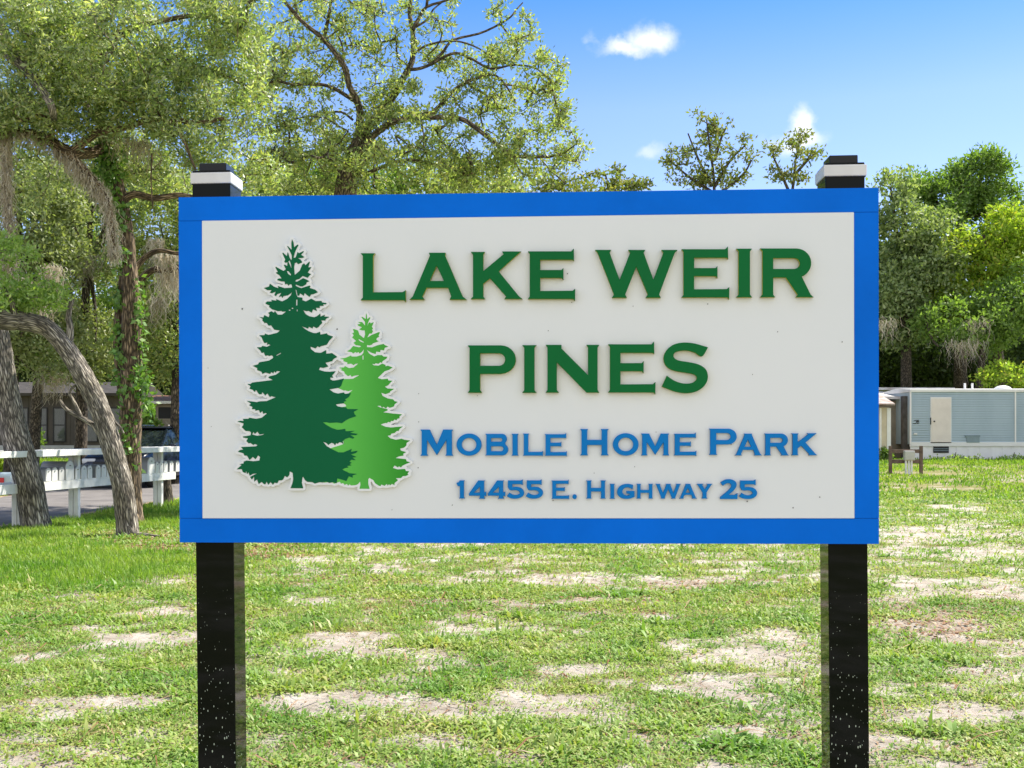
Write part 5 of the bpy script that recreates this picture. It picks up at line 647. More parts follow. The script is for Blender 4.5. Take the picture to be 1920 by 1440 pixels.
mid_leaf = leafmat('mid_oak_leaf', [(.09, .14, .04), (.29, .38, .12), (.42, .47, .17), (.14, .22, .06), (.50, .57, .24), (.37, .34, .11)], .5, .12)
moss_m = leafmat('spanish_moss', [(.30, .25, .16), (.56, .49, .36), (.72, .67, .55), (.42, .35, .24), (.66, .63, .55)], .35, .02, (1, 1, 1))
vine_leaf = leafmat('vine_leaf', [(.08, .18, .03), (.15, .30, .05), (.24, .40, .08), (.10, .22, .04)], .35, .14)
yel_leaf = leafmat('yellow_green_leaf', [(.15, .25, .025), (.34, .48, .05), (.46, .56, .08), (.22, .36, .03), (.46, .42, .06)], .5, .06)
grn_leaf = leafmat('deep_green_leaf', [(.09, .17, .03), (.17, .28, .05), (.25, .37, .08), (.13, .22, .04)], .5, .08)
sil_leaf = leafmat('silver_green_leaf', [(.12, .18, .06), (.30, .39, .15), (.44, .51, .24), (.22, .31, .10), (.09, .14, .04)], .4, .10)
shade_leaf = leafmat('shade_dark_leaf', [(.03, .055, .015), (.055, .09, .022), (.04, .07, .02)], .25, .05)  # leaf colour darkened to stand for shade inside the wood
rusty_leaf = leafmat('olive_brown_leaf', [(.09, .12, .03), (.24, .31, .09), (.31, .29, .09), (.15, .21, .05)], .4, .06)
W_ = wp
rg = np.random.default_rng(11)
def at(Y, *pts): return [W_(x, y, Y) for x, y in pts]
def px(w, Y): return w/F*Y                       # pixels -> metres at depth Y
YM_ = gp(252, 984).y-1.0
# ---- A: grey trunk leaning out of the left edge
g0 = gp(68, 992); YA = g0.y
A = Tree('oak_tree', g0, 'thick grey furrowed oak leaning left, its trunk nearest the left edge', 'oaks along the lane', bark=grey_bark, seed=5)
A.limb([W_(72, 1004, YA), W_(66, 975, YA), W_(53, 900, YA), W_(30, 820, YA), W_(13, 740, YA), W_(4, 680, YA), W_(-4, 620, YA+.1), W_(-16, 520, YA+.3), W_(-40, 380, YA+.5), W_(-50, 220, YA+.6), W_(-50, 60, YA+.8)],
       0, 0, 72, .013, 'trunk', 260, 3, 15, rads=[px(q, YA) for q in (29, 26, 25, 24, 22.5, 21, 19, 16, 14, 12, 10)])
A.limb([W_(-48, 250, YA+.6), W_(0, 68, YA), W_(20, 105, YA-.4), W_(43, 123, YA-.8), W_(77, 167, YA-1.1), W_(98, 205, YA-1.2), W_(100, 240, YM_)][1:], px(12, YA), px(5, YA), 14, .006)
A.limb([W_(-50, 60, YA+.8), W_(-10, 40, YA), W_(0, 68, YA)], px(13, YA), px(12, YA), 12, .006)
A.limb(at(YA-.4, (20, 105), (60, 105), (105, 100), (140, 150), (160, 187), (172, 215)), px(6, YA), px(3, YA), 8)
A.limb(at(YA-.2, (43, 123), (100, 60), (180, 20), (260, -30), (330, -60)), px(6, YA), px(3, YA), 8)
A.limb([W_(-50, 60, YA+.8), W_(40, -20, YA), W_(150, -80, YA-.5), W_(280, -140, YA-1)], px(9, YA), px(4, YA), 8)
att = blob(rg, 60, 130, YA, 150, 130, 117, 2.2, clump=0.42) + blob(rg, 200, 60, YA-.6, 170, 130, 142, 2.0, seed=2, clump=0.42) + blob(rg, 40, 60, YA-1, 90, 90, 43, 1.5, seed=4, clump=0.42) + blob(rg, 350, 30, YA-.5, 110, 90, 43, 1.6, seed=3, clump=0.42) + blob(rg, 0, 215, YA-.6, 60, 40, 34, .9) + blob(rg, 20, -80, YA, 220, 90, 55, 2.5)
A.grow(att, droop=-.02); A.leaves(78, .10, .032, .27, oak_leaf); A.finish()
# ---- B: the curved trunk that bends over to the left
g0 = gp(240, 1006); YB = g0.y
Bt = Tree('oak_tree', g0, 'oak with a grey trunk bending over to the left in an arch', 'oaks along the lane', bark=grey_bark, seed=8)
Bt.limb([W_(243, 1018, YB), W_(238, 985, YB), W_(231, 920, YB), W_(214, 850, YB), (W_(190, 775, YB)), W_(160, 712, YB-.05), W_(125, 655, YB-.1), W_(88, 615, YB-.2), W_(40, 602, YB-.3), W_(0, 598, YB-.4), W_(-70, 570, YB-.5), W_(-140, 500, YB-.6)],
        0, 0, 72, .012, 'trunk', 300, 6, 15, rads=[px(q, YB) for q in (24, 20, 19, 18.5, 18, 17.5, 17, 16.5, 17, 18.5, 18, 14)])
Bt.limb(at(YB+.1, (196, 835), (178, 800), (150, 782), (125, 768), (112, 750)), px(6, YB), px(3, YB), 8)
Bt.limb(at(YB+.1, (152, 782), (138, 752), (130, 735), (142, 722)), px(4, YB), px(2, YB), 7)
Bt.limb(at(YB-.1, (128, 650), (132, 618), (128, 590), (136, 560)), px(8, YB), px(4, YB), 8, .003)
Bt.limb(at(YB-.4, (30, 602), (20, 560), (-10, 520)), px(7, YB), px(3, YB), 8)
Bt.limb(at(YB, (214, 790), (225, 800), (232, 812)), px(3, YB), px(1.5, YB), 6)
att = blob(rg, 0, 555, YB-.3, 120, 42, 60, .9, clump=.4) + blob(rg, 60, 540, YB-.3, 56, 36, 22, .7, clump=.4) + blob(rg, 10, 490, YB-.4, 60, 50, 24, .9, clump=.4)
Bt.grow(att, droop=-.02, tip=.003); Bt.leaves(46, .10, .034, .22, fresh_leaf)
Bt.seg_done = True
rt = [W_(252, 985, YB-.1), W_(266, 992, YB-.15), W_(283, 1002, YB-.3), W_(300, 1010, YB-.4)]
rt = [Vector((p.x, p.y, float(gz(p.x, p.y))+.03)) for p in rt]
Bt.limb([Vector((rt[0].x-.1, rt[0].y, rt[0].z+.12))]+rt, .055, .02, 10, .006, 'root')
Bt.finish()
# ---- C: the upright trunk with vines and the moss-hung limbs
g0 = gp(252, 984); YC = g0.y
Ct = Tree('oak_tree', g0, 'upright brown oak wound with green vines, its limbs draped in moss', 'oaks along the lane', bark=warm_bark, seed=9)
Ct.limb([W_(250, 996, YC), W_(247, 960, YC), W_(246, 900, YC), W_(245, 820, YC), W_(246, 750, YC), W_(247, 660, YC), W_(246, 570, YC), W_(242, 495, YC), W_(237, 430, YC), W_(226, 370, YC), W_(212, 320, YC), W_(199, 270, YC), W_(186, 200, YC), W_(176, 120, YC), W_(168, 20, YC), W_(150, -100, YC)],
        0, 0, 64, .012, 'trunk', 330, 12, 14, rads=[px(q, YC) for q in (24, 20, 19, 19, 20, 18.5, 17.5, 14, 12, 12, 12, 11, 10, 9, 8, 6)])
Ct.limb(at(YC+.1, (243, 800), (232, 745), (224, 690), (221, 630), (224, 570), (230, 520), (232, 470)), px(10, YC), px(6, YC), 12, .006)
YM = YC-1.0
Ct.limb([W_(200, 276, YC), W_(168, 287, YC-.5), W_(133, 286, YM), W_(110, 274, YM), W_(77, 255, YM), W_(20, 246, YM-.2), W_(-40, 240, YM-.3)], px(11, YC), px(8, YC), 14, .006)
Ct.limb(at(YM, (108, 276), (132, 292), (152, 312), (175, 338), (194, 362), (206, 395), (212, 440), (215, 486)), px(9, YM), px(2.5, YM), 12, .004)
Ct.limb(at(YM, (133, 286), (150, 272), (162, 262), (190, 246), (232, 240), (270, 228), (330, 226), (375, 230), (420, 222)), px(9, YM), px(3.5, YM), 12, .005)
Ct.limb(at(YM-.1, (325, 226), (345, 262), (356, 292), (367, 318)), px(4, YM), px(2, YM), 7)
Ct.limb(at(YC, (229, 378), (252, 364), (290, 372), (335, 366), (380, 372), (450, 360)), px(8, YC), px(4, YC), 10)
Ct.limb(at(YC+1, (244, 520), (262, 492), (285, 474), (305, 470), (338, 476), (390, 470)), px(7, YC), px(3, YC), 9)
Ct.limb(at(YC+1.5, (246, 560), (268, 520), (291, 505), (312, 509), (338, 500), (400, 505)), px(8, YC), px(5, YC), 9)
Ct.limb(at(YC, (176, 120), (230, 60), (300, 40), (380, 30), (450, 60)), px(7, YC), px(3, YC), 9)
Ct.limb(at(YC, (186, 200), (240, 150), (310, 120), (390, 130), (460, 160)), px(7, YC), px(3, YC), 9)
Ct.limb(at(YC-.5, (190, 246), (240, 190), (290, 170), (330, 190)), px(4, YC), px(2, YC), 7)
att = (blob(rg, 300, 110, YC-.3, 150, 120, 117, 2.2, seed=5, clump=0.42) + blob(rg, 430, 150, YC-.2, 90, 130, 74, 1.7, seed=6, clump=0.42) + blob(rg, 380, 260, YC-.5, 110, 60, 49, 1.3, seed=7, clump=0.42) + blob(rg, 240, 215, YM, 110, 50, 46, 1.0, seed=8, clump=0.42)
       + blob(rg, 120, 200, YM-.3, 120, 60, 68, 1.1, clump=0.42) + blob(rg, 270, 300, YC+.6, 90, 60, 37, 1.0, clump=0.42) + blob(rg, 130, 130, YC, 120, 80, 55, 1.6, clump=0.42) + blob(rg, 450, 40, YC, 80, 70, 34, 1.4, clump=0.42) + blob(rg, 180, -40, YC, 260, 90, 55, 2.4) + blob(rg, 440, 320, YC, 90, 40, 24, 1.1, clump=0.42) + blob(rg, 60, 330, YC, 70, 60, 13, 1.0) + blob(rg, 640, -130, YC-1.5, 260, 60, 68, 1.8, clump=0.42))  # last blob is unseen crown added above the frame to shade the left lawn
Ct.grow(att, droop=-.02); Ct.leaves(78, .10, .032, .27, oak_leaf)
# vine leaves wrapped round the trunk and its fork
vp = []
for (x, y, r_, n) in [(220, 640, 10, 16), (224, 560, 9, 14), (228, 480, 9, 16), (222, 400, 14, 40), (208, 330, 16, 60), (195, 270, 16, 50), (264, 640, 5, 12), (264, 700, 6, 16), (260, 735, 8, 16), (232, 740, 10, 18), (244, 800, 9, 22), (240, 830, 8, 14), (272, 740, 10, 18), (285, 755, 8, 8), (260, 560, 8, 16), (205, 300, 22, 50), (224, 690, 8, 14), (250, 860, 7, 8), (264, 600, 5, 10)]:
    for _ in range(n): vp.append(np.array(W_(x+rg.normal(0, r_*.5), y+rg.normal(0, 22), YC+rg.uniform(-.24, .05))))
Ct.leaves(5, .11, .07, .10, vine_leaf, 'vine', pts=vp, up=-.4)
# moss
def along(pts, k):
    C_ = catmull(np.array([tuple(p) for p in pts]), k); return [Vector(c) for c in C_]
Ct.moss(along(at(YM, (60, 252), (110, 276), (135, 294), (155, 316), (178, 342)), 30), 22, [.30]*30, .020, moss_m, spread=.05)
Ct.moss(along(at(YM, (110, 280), (150, 312), (180, 345)), 16), 19, [.40]*16, .020, moss_m, spread=.06)
Ct.moss(along(at(YM, (178, 340), (194, 362), (206, 395), (212, 440), (214, 480)), 46), 19, [.26]*46, .020, moss_m, spread=.055)
Ct.moss(along(at(YM-.3, (8, 240), (12, 290), (12, 340), (14, 390), (18, 430)), 44), 23, list(np.linspace(.42, .3, 44)), .020, moss_m, spread=.038)
Ct.moss(along(at(YM-.3, (10, 245), (60, 252)), 10), 14, [.3]*10, .020, moss_m, spread=.05)
Ct.moss(along(at(YC-.3, (205, 250), (250, 262), (280, 270)), 12), 14, [.55]*12, .020, moss_m, spread=.09)
Ct.moss(along(at(YC+1.4, (298, 478), (335, 478)), 8), 14, [.7]*8, .020, moss_m, spread=.05)
Ct.moss(along(at(YC+1.7, (300, 508), (340, 505)), 9), 16, [.75]*9, .020, moss_m, spread=.05)
# pale dead twigs
Ct.seg.append(tuple(np.array(q) for q in zip(*[((W_(a, b, YM)), (W_(c, d, YM)), r_, r_*.7) for a, b, c, d, r_ in [(285, 288, 283, 335, .018), (283, 335, 296, 338, .01), (296, 338, 322, 352, .008), (284, 320, 305, 300, .008), (283, 335, 286, 390, .012), (286, 390, 276, 402, .006), (286, 372, 292, 410, .006), (348, 350, 342, 320, .008), (342, 320, 352, 300, .006)]])))
Ct.finish()
# ---- the middle oak rising behind the sign
YD = 26.0; gD = Vector((W_(640, 1000, YD).x, YD, .0))
Dt = Tree('oak_tree', gD, 'tall spreading oak behind the sign whose bare forked limbs reach right into the blue sky', bark=barkmat('pale_branch_bark', (.24, .19, .13), (.44, .37, .27), 26, 6, .7), seed=14)
def q(*pts, dy=0, d1=0):
    n = len(pts); return [W_(x, y, YD+dy+d1*i/max(n-1, 1)) for i, (x, y) in enumerate(pts)]
Dt.limb([Vector((gD.x-.1, YD, -.1)), W_(632, 800, YD), W_(640, 560, YD), W_(646, 400, YD), W_(654, 320, YD), W_(668, 278, YD), W_(674, 252, YD), W_(676, 215, YD)], 0, 0, 28, .02, 'trunk', 120, 5, 8, rads=[px(v, YD) for v in (34, 28, 25, 22, 18, 13, 9.5, 7)])
Dt.limb(q((676, 230), (674, 207), (668, 185), (655, 161), (645, 123), (607, 74), (568, 42), (540, 10), (500, -40), d1=-1.5), px(7.2, YD), px(2.48, YD), 12, .006)
Dt.limb(q((607, 74), (612, 50), (616, 32), (621, -10), (615, -60), d1=-.8), px(4.32, YD), px(1.86, YD), 9)
Dt.limb(q((645, 120), (640, 80), (620, 45), (605, 30)), px(2.17, YD), px(1.116, YD), 7)
Dt.limb(q((656, 318), (668, 280), (690, 239), (710, 215), (726, 197), (742, 172), (755, 149), (768, 125), (774, 107), (774, 65), (768, 20), (775, -30), d1=1), px(10.08, YD), px(3.6, YD), 12, .006)
Dt.limb(q((774, 56), (785, 35), (800, 13), (839, 0), (880, -20)), px(4.32, YD), px(1.55, YD), 8)
Dt.limb(q((776, 52), (800, 38), (812, 18), (828, 5)), px(2.48, YD), px(1.24, YD), 7)
Dt.limb(q((770, 130), (784, 129), (805, 122), (849, 100), (880, 108), (920, 129), (960, 122), (1000, 126), (1020, 140), d1=-.8), px(3.6, YD), px(1.24, YD), 8)
Dt.limb(q((805, 122), (830, 98), (850, 75), (904, 61), (952, 36), (968, 18), (980, 5), d1=.8), px(3.24, YD), px(1.24, YD), 8)
Dt.limb(q((777, 100), (800, 85), (839, 77), (870, 80), (905, 95), (930, 120)), px(2.48, YD), px(1.24, YD), 8)
Dt.limb(q((652, 325), (672, 290), (700, 255), (730, 232), (760, 224), (810, 220), (865, 223), (904, 249), (935, 272), (962, 291), (1017, 294), (1045, 291), (1062, 284), d1=-1.6), px(7.2, YD), px(1.86, YD), 10, .004)
Dt.limb(q((800, 222), (823, 200), (845, 175), (871, 155), (895, 147), (920, 139), (940, 150), (958, 175), (968, 195), d1=-.6), px(5, YD-1), px(1.116, YD), 8)
Dt.limb(q((884, 202), (900, 215), (906, 240), (925, 250), (945, 268)), px(1.86, YD), px(1.116, YD), 7)
Dt.limb(q((944, 278), (945, 300), (938, 318), (944, 340)), px(1.55, YD), px(0.93, YD), 6)
Dt.limb(q((1012, 294), (1030, 318), (1050, 335), (1062, 345)), px(1.55, YD), px(0.93, YD), 6)
Dt.limb(q((668, 190), (652, 181), (625, 165), (597, 158), (548, 158), (515, 152), (490, 165), d1=-1), px(4.32, YD), px(1.86, YD), 9)
Dt.limb(q((662, 225), (640, 210), (607, 213), (560, 222), (530, 230)), px(2.48, YD), px(1.24, YD), 7)
Dt.limb(q((650, 340), (620, 300), (580, 285), (540, 300), (500, 330)), px(4.32, YD), px(1.86, YD), 8)
Dt.limb(q((655, 345), (700, 320), (760, 300), (820, 310), (880, 330)), px(4.32, YD), px(1.86, YD), 8)
att = (blob(rg, 560, 90, YD, 110, 100, 130, 2.2, seed=1, clump=0.4) + blob(rg, 690, 90, YD, 70, 100, 79, 1.6, seed=2, clump=0.4) + blob(rg, 730, 180, YD, 60, 50, 52, 1.3, clump=0.4) + blob(rg, 600, 260, YD, 120, 60, 145, 2.0, seed=4, clump=0.4)
       + blob(rg, 780, 260, YD, 120, 60, 116, 1.8, seed=5, clump=0.4) + blob(rg, 680, 330, YD, 220, 45, 174, 2.2, seed=6, clump=0.4) + blob(rg, 880, 60, YD, 120, 70, 72, 1.4, seed=7, clump=0.4) + blob(rg, 970, 150, YD, 90, 80, 84, 1.3, seed=8, clump=0.4)
       + blob(rg, 1000, 270, YD-1, 100, 55, 69, 1.1, seed=9, clump=0.4) + blob(rg, 880, 180, YD, 90, 60, 49, 1.2, seed=10, clump=0.4) + blob(rg, 900, 320, YD, 130, 40, 95, 1.5, seed=11, clump=0.4) + blob(rg, 680, -40, YD, 260, 70, 87, 2)
       + blob(rg, 1050, 205, YD-1, 22, 40, 14, .4) + blob(rg, 1075, 290, YD-1.4, 34, 30, 14, .5) + blob(rg, 1030, 130, YD-1, 30, 50, 17, .5) + blob(rg, 500, 200, YD, 70, 120, 87, 1.6, clump=0.4))
Dt.grow(att, droop=.0, tip=.0065, jit=.17); Dt.leaves(34, .11, .042, .21, mid_leaf, along=.8); Dt.finish()
# ---- thicket trees behind the oaks (olive, shaded, mossy)
def bushy(name, x, Y, label, group, blobs, mat, per, L, Wd, spr, seed, trunk_r=.16, bark=dim_bark, limbs=(), tip=.006, cat='tree', ztop=None):
    gpnt = Vector((W_(x, 0, Y).x, Y, float(gz(W_(x, 0, Y).x, Y))))
    T_ = Tree(name, gpnt, label, group, bark=bark, seed=seed, cat=cat); rr = np.random.default_rng(seed)
    top = min(b[1] for b in blobs); cxm = sum(b[0] for b in blobs)/len(blobs); ym = sum(b[1]+b[3]*.2 for b in blobs)/len(blobs)
    T_.limb([gpnt-Vector((0, 0, .1)), W_(x*.8+cxm*.2, (HY+ym)/2+20, Y), W_(x*.4+cxm*.6, ym, Y), W_(cxm, top, Y)], trunk_r*1.25, trunk_r*.3, 12, .012, 'trunk', 40, seed, 7)
    for b in blobs:
        mid = W_((cxm+b[0])/2, (ym+b[1])/2+10, Y)
        T_.limb([W_(x*.4+cxm*.6, ym+8, Y), mid, W_(b[0], b[1], Y+rr.uniform(-1, 1))], trunk_r*.5, trunk_r*.15, 7, 0, 'limb', 12)
    for l in limbs: T_.limb(at(Y, *l[0]), l[1], l[2], 8)
    att = []
    for i, b in enumerate(blobs): att += blob(rr, b[0], b[1], Y+(b[5] if len(b) > 5 else 0), b[2], b[3], b[4], hollow=.35, seed=seed+i, clump=.28)
    T_.grow(att, tip=tip, jit=.1); T_.leaves(per, L, Wd, spr, mat, along=.6); T_.finish(sides=4); return T_
G2 = 'shaded trees behind the oaks'
t1 = bushy('oak_tree', 20, 31, 'dense olive-green tree low at the left edge behind the leaning oak trunk', G2, [(0, 320, 90, 70, 60), (80, 350, 70, 60, 40), (10, 430, 90, 90, 70), (70, 520, 80, 80, 60), (20, 620, 80, 70, 50), (90, 640, 60, 70, 50), (110, 430, 70, 70, 50), (-60, 560, 80, 90, 40)], olive_leaf, 60, .14, .06, .5, 21)
t2 = bushy('oak_tree', 150, 34, 'olive tree between the arching trunk and the upright trunk, half hiding the grey house', G2, [(170, 440, 90, 90, 80), (150, 540, 90, 80, 70), (180, 640, 70, 70, 60), (130, 690, 50, 50, 34), (100, 340, 80, 70, 56), (220, 340, 80, 90, 70), (280, 300, 60, 60, 34)], olive_leaf, 60, .15, .065, .5, 22)
t3 = bushy('oak_tree', 330, 33, 'sunlit olive tree just left of the sign with grey moss on its branches', G2, [(300, 420, 70, 80, 70), (290, 530, 60, 80, 60), (310, 640, 60, 70, 55), (370, 520, 90, 120, 60), (280, 700, 44, 34, 22), (400, 380, 90, 60, 50), (420, 650, 90, 80, 40)], mid_leaf, 60, .14, .06, .48, 23)
t4 = bushy('oak_tree', 60, 44, 'dark green tree rising over the roof of the grey house', G2, [(60, 620, 140, 80, 70), (200, 640, 120, 80, 70), (-60, 620, 100, 100, 50), (120, 520, 160, 110, 90), (300, 600, 120, 90, 70), (40, 400, 140, 120, 80), (230, 420, 140, 120, 80)], grn_leaf, 56, .22, .10, .7, 24, .2)
for T_, pts in ((t1, [(40, 520), (70, 560), (100, 500), (20, 480)]), (t2, [(150, 470), (160, 480), (120, 560), (90, 690), (105, 700)]), (t3, [(300, 560), (320, 520), (290, 450)])):
    T_.moss([W_(a+rg.normal(0, 6), b, T_.base.y-1.3) for a, b in pts for _ in range(5)], 24, [1.0]*(len(pts)*5), .02, moss_m, spread=.12)
# ---- trees behind the sign and along the far side of the field
G3 = 'tree line beyond the field'
tl = [('mixed_tree', 440, 48, 'mid green tree whose leafy top shows over the left part of the sign', [(440, 360, 100, 60, 60), (520, 380, 110, 70, 60), (470, 480, 140, 100, 60), (380, 560, 120, 120, 50)], mid_leaf, 31),
      ('mixed_tree', 640, 50, 'bushy tree low behind the middle oak, showing just over the sign', [(580, 360, 90, 50, 50), (680, 350, 90, 55, 55), (640, 460, 150, 100, 60)], grn_leaf, 32),
      ('mixed_tree', 860, 52, 'green tree filling the gap under the right-reaching limb of the middle oak', [(800, 350, 90, 45, 50), (900, 345, 90, 45, 50), (860, 440, 150, 90, 60)], mid_leaf, 33),
      ('mixed_tree', 1030, 56, 'thin olive tree just clearing the sign right of the middle oak', [(1000, 365, 80, 36, 30), (1060, 400, 100, 60, 40), (1030, 500, 140, 90, 50)], rusty_leaf, 34)]
for nm, x, Y, lb, bl, mt, sd in tl:
    bushy(nm, x, Y, lb, G3, bl, mt, 46, .26, .12, .75, sd, .2)
G5 = 'full trees hidden behind the sign'
for x, Y, top, mt, sd, lb in [(1150, 68, 470, grn_leaf, 81, 'rounded dark green tree standing behind the middle of the sign'), (1330, 72, 450, mid_leaf, 82, 'wide olive tree standing behind the word WEIR'), (1500, 66, 480, sil_leaf, 83, 'greyish tree behind the right-hand part of the sign'), (1600, 76, 430, grn_leaf, 84, 'broad dark tree behind the right sign post')]:
    bushy('broadleaf_tree', x, Y, lb, G5, [(x, top+40, 60, 40, 34), (x-60, top+90, 70, 60, 44), (x+60, top+90, 70, 60, 44), (x, top+150, 110, 70, 60)], mt, 44, .34, .16, .85, sd, .28)
def sparse(x, Y, lb, limbs, blobs, seed, mat=rusty_leaf, per=26):
    gpnt = Vector((W_(x, 0, Y).x, Y, float(gz(W_(x, 0, Y).x, Y))))
    T_ = Tree('young_tree', gpnt, lb, 'thin trees showing over the sign', bark=dim_bark, seed=seed); rr = np.random.default_rng(seed)
    T_.limb([gpnt, W_(x, 600, Y), W_(x, 440, Y), W_(x, 370, Y)], .22, .10, 8, 0, 'trunk', 20)
    for l in limbs: T_.limb(at(Y, *l), .09, .035, 6, n=16)
    att = []
    for i, b in enumerate(blobs): att += blob(rr, *b[:2], Y, b[2], b[3], b[4], rY=1.2, clump=.3, seed=seed+i)
    T_.grow(att, tip=.014, jit=.12); T_.leaves(per, .24, .11, .40, mat, along=.5); T_.finish(sides=4)
sparse(1330, 60, 'thin spreading young tree with sparse brownish leaves over the middle of the sign top', [((1340, 400), (1338, 330), (1330, 270), (1325, 225)), ((1335, 350), (1310, 300), (1290, 250)), ((1335, 360), (1290, 330), (1255, 300)), ((1340, 350), (1370, 300), (1400, 270)), ((1340, 370), (1390, 330), (1410, 300)), ((1340, 300), (1352, 260), (1362, 238))],
       [(1322, 232, 28, 26, 12), (1352, 242, 18, 18, 7), (1268, 295, 22, 20, 9), (1395, 285, 28, 26, 10), (1330, 290, 45, 40, 18), (1290, 330, 50, 24, 16), (1340, 340, 60, 22, 20), (1375, 330, 40, 20, 9), (1300, 400, 80, 40, 24), (1380, 420, 60, 50, 20)], 41)
sparse(1480, 60, 'smaller thin young tree next to the cap of the right-hand sign post', [((1480, 400), (1488, 340), (1492, 300), (1500, 262)), ((1484, 370), (1462, 320), (1448, 290)), ((1488, 330), (1515, 300), (1535, 285))],
       [(1495, 262, 24, 18, 10), (1448, 282, 16, 14, 6), (1505, 290, 22, 16, 7), (1462, 330, 28, 18, 10), (1495, 325, 24, 18, 8), (1530, 285, 18, 8, 4), (1480, 400, 70, 40, 22)], 42)
sparse(1150, 58, 'low sparse young tree barely clearing the sign top below the small left cloud', [((1150, 400), (1140, 350), (1135, 325)), ((1160, 400), (1185, 350), (1200, 340))],
       [(1130, 340, 34, 22, 16), (1170, 348, 30, 16, 12), (1205, 350, 24, 10, 7), (1158, 318, 10, 12, 4), (1085, 345, 22, 16, 8), (1150, 400, 80, 30, 24)], 43)
# ---- the big trees behind the trailer, right
G4 = 'tall trees behind the trailer'
bushy('oak_tree', 1700, 62, 'silvery grey-green oak with hanging moss directly right of the sign', G4, [(1690, 430, 70, 60, 80), (1700, 520, 80, 70, 90), (1680, 600, 60, 50, 60), (1740, 460, 70, 60, 70), (1640, 520, 90, 120, 70), (1670, 350, 36, 26, 14), (1740, 560, 70, 60, 50)], sil_leaf, 50, .27, .13, .75, 51, .3)
bushy('broadleaf_tree', 1800, 66, 'tall dark green tree making the highest crown on the right', G4, [(1840, 330, 52, 44, 60), (1780, 370, 60, 40, 50), (1720, 350, 46, 34, 34), (1870, 390, 50, 50, 50), (1800, 430, 110, 60, 80), (1850, 310, 30, 26, 20), (1760, 520, 140, 100, 70)], grn_leaf, 58, .27, .12, .75, 52, .35)
bushy('broadleaf_tree', 1880, 62, 'bright yellow-green leafy tree at the right edge', G4, [(1890, 440, 56, 46, 70), (1860, 500, 60, 40, 60), (1930, 480, 50, 60, 40), (1790, 480, 60, 46, 60), (1830, 560, 80, 40, 60), (1760, 560, 50, 50, 50)], yel_leaf, 52, .27, .13, .75, 53, .3)
t6 = bushy('oak_tree', 1830, 59, 'shaded grey-green oak over the trailer roof with moss hanging below its crown', G4, [(1800, 600, 80, 50, 70), (1880, 590, 60, 60, 60), (1930, 540, 50, 60, 40), (1840, 640, 60, 24, 24)], grn_leaf, 52, .25, .11, .7, 54, .22,
           limbs=[(((1735, 585), (1742, 620), (1752, 642), (1760, 650)), .08, .04), (((1800, 640), (1808, 690), (1815, 722)), .09, .06)])
t6.moss([W_(a+rg.normal(0, 8), b, 57) for a, b in [(1830, 600), (1790, 640), (1812, 640), (1662, 600)] for _ in range(3)], 26, [1.5, 1.0, 1.7]*4, .02, moss_m, spread=.3)
bushy('broadleaf_tree', 1700, 74, 'background tree with leaves coloured shade-dark, under the silvery oak', G4, [(1650, 640, 120, 80, 70), (1740, 660, 120, 70, 70), (1860, 650, 120, 80, 70), (1950, 600, 90, 120, 50), (1560, 560, 120, 150, 60), (1680, 700, 90, 40, 50), (1790, 690, 90, 40, 50), (1640, 720, 60, 40, 40), (1850, 720, 60, 40, 30)], shade_leaf, 60, .36, .15, 1.0, 55, .35)
bushy('broadleaf_shrub', 1890, 56, 'bright lime-green shrub just behind the trailer roof', None, [(1885, 700, 44, 20, 26), (1925, 705, 30, 20, 14), (1850, 712, 20, 12, 8)], yel_leaf, 40, .2, .1, .45, 56, .06, cat='shrub')
# far belt so that no bare horizon shows between the trunks
def belt(x0, x1, Y0, n, top, seed, label):
    rr = np.random.default_rng(seed); P = []
    for i in range(n):
        x = x0+(x1-x0)*rr.random(); y = top-40*math.sin(x*.009+seed)-30*math.sin(x*.023)+(HY+8-top)*rr.random(); P.append(tuple(W_(x, y, Y0+rr.uniform(-5, 5))))
    m = len(P)*26; c = np.repeat(np.array(P), 26, 0)+rr.normal(0, .9, (m, 3)); a = rr.normal(0, 1, (m, 3)); a /= np.linalg.norm(a, axis=1)[:, None]; b = np.cross(a, rr.normal(0, 1, (m, 3))); b /= np.linalg.norm(b, axis=1)[:, None]
    V = np.stack([c, c+a*.35+b*.2, c+a*.7, c+a*.35-b*.2], 1).reshape(-1, 3); V[:, 2] = np.maximum(V[:, 2], .3)
    o = link('far_woodland', npmesh('far_woodland', V, np.arange(m*4).reshape(-1, 4)), shade_leaf); tag(o, label, 'woodland', kind='stuff')
belt(-1400, 3400, 90, 9000, 600, 61, 'mass of far woodland in shade-dark colour, low behind the houses and the trailer')
# shrubs by the house and the trailer
def shrub(x, y, Y, rx, ry, n, mat, label, seed, L=.12, per=40):
    c = W_(x, y, Y); gpnt = Vector((c.x, Y, float(gz(c.x, Y)))); T_ = Tree('shrub', gpnt, label, cat='shrub', bark=dim_bark, seed=seed); rr = np.random.default_rng(seed)
    T_.limb([gpnt, gpnt+Vector((0, 0, .15)), gpnt+Vector((.05, 0, .4))], .03, .015, 6, 0, 'stem', 6)
    T_.grow(blob(rr, x, y, Y, rx, ry, n, rY=px(rx, Y)*.8), tip=.004); T_.leaves(per, L, L*.45, .22, mat); T_.finish(sides=4)
shrub(8, 868, 36, 22, 18, 26, yel_leaf, 'small bright yellow-green bush at the left edge under the mailbox rack roof', 71)
shrub(66, 822, 54, 14, 16, 20, grn_leaf, 'dark bush under the windows of the grey house', 72, .16)
shrub(278, 800, 44, 22, 30, 46, grn_leaf, 'big dark shrub beside the brown-roofed building', 73, .14)
shrub(1655, 852, 50, 14, 14, 18, grn_leaf, 'dark weeds at the foot of the cream shed', 74, .16)
shrub(1790, 862, 51.2, 60, 5, 30, fresh_leaf, 'weeds along the trailer skirting right of the step opening', 75, .14, 22)
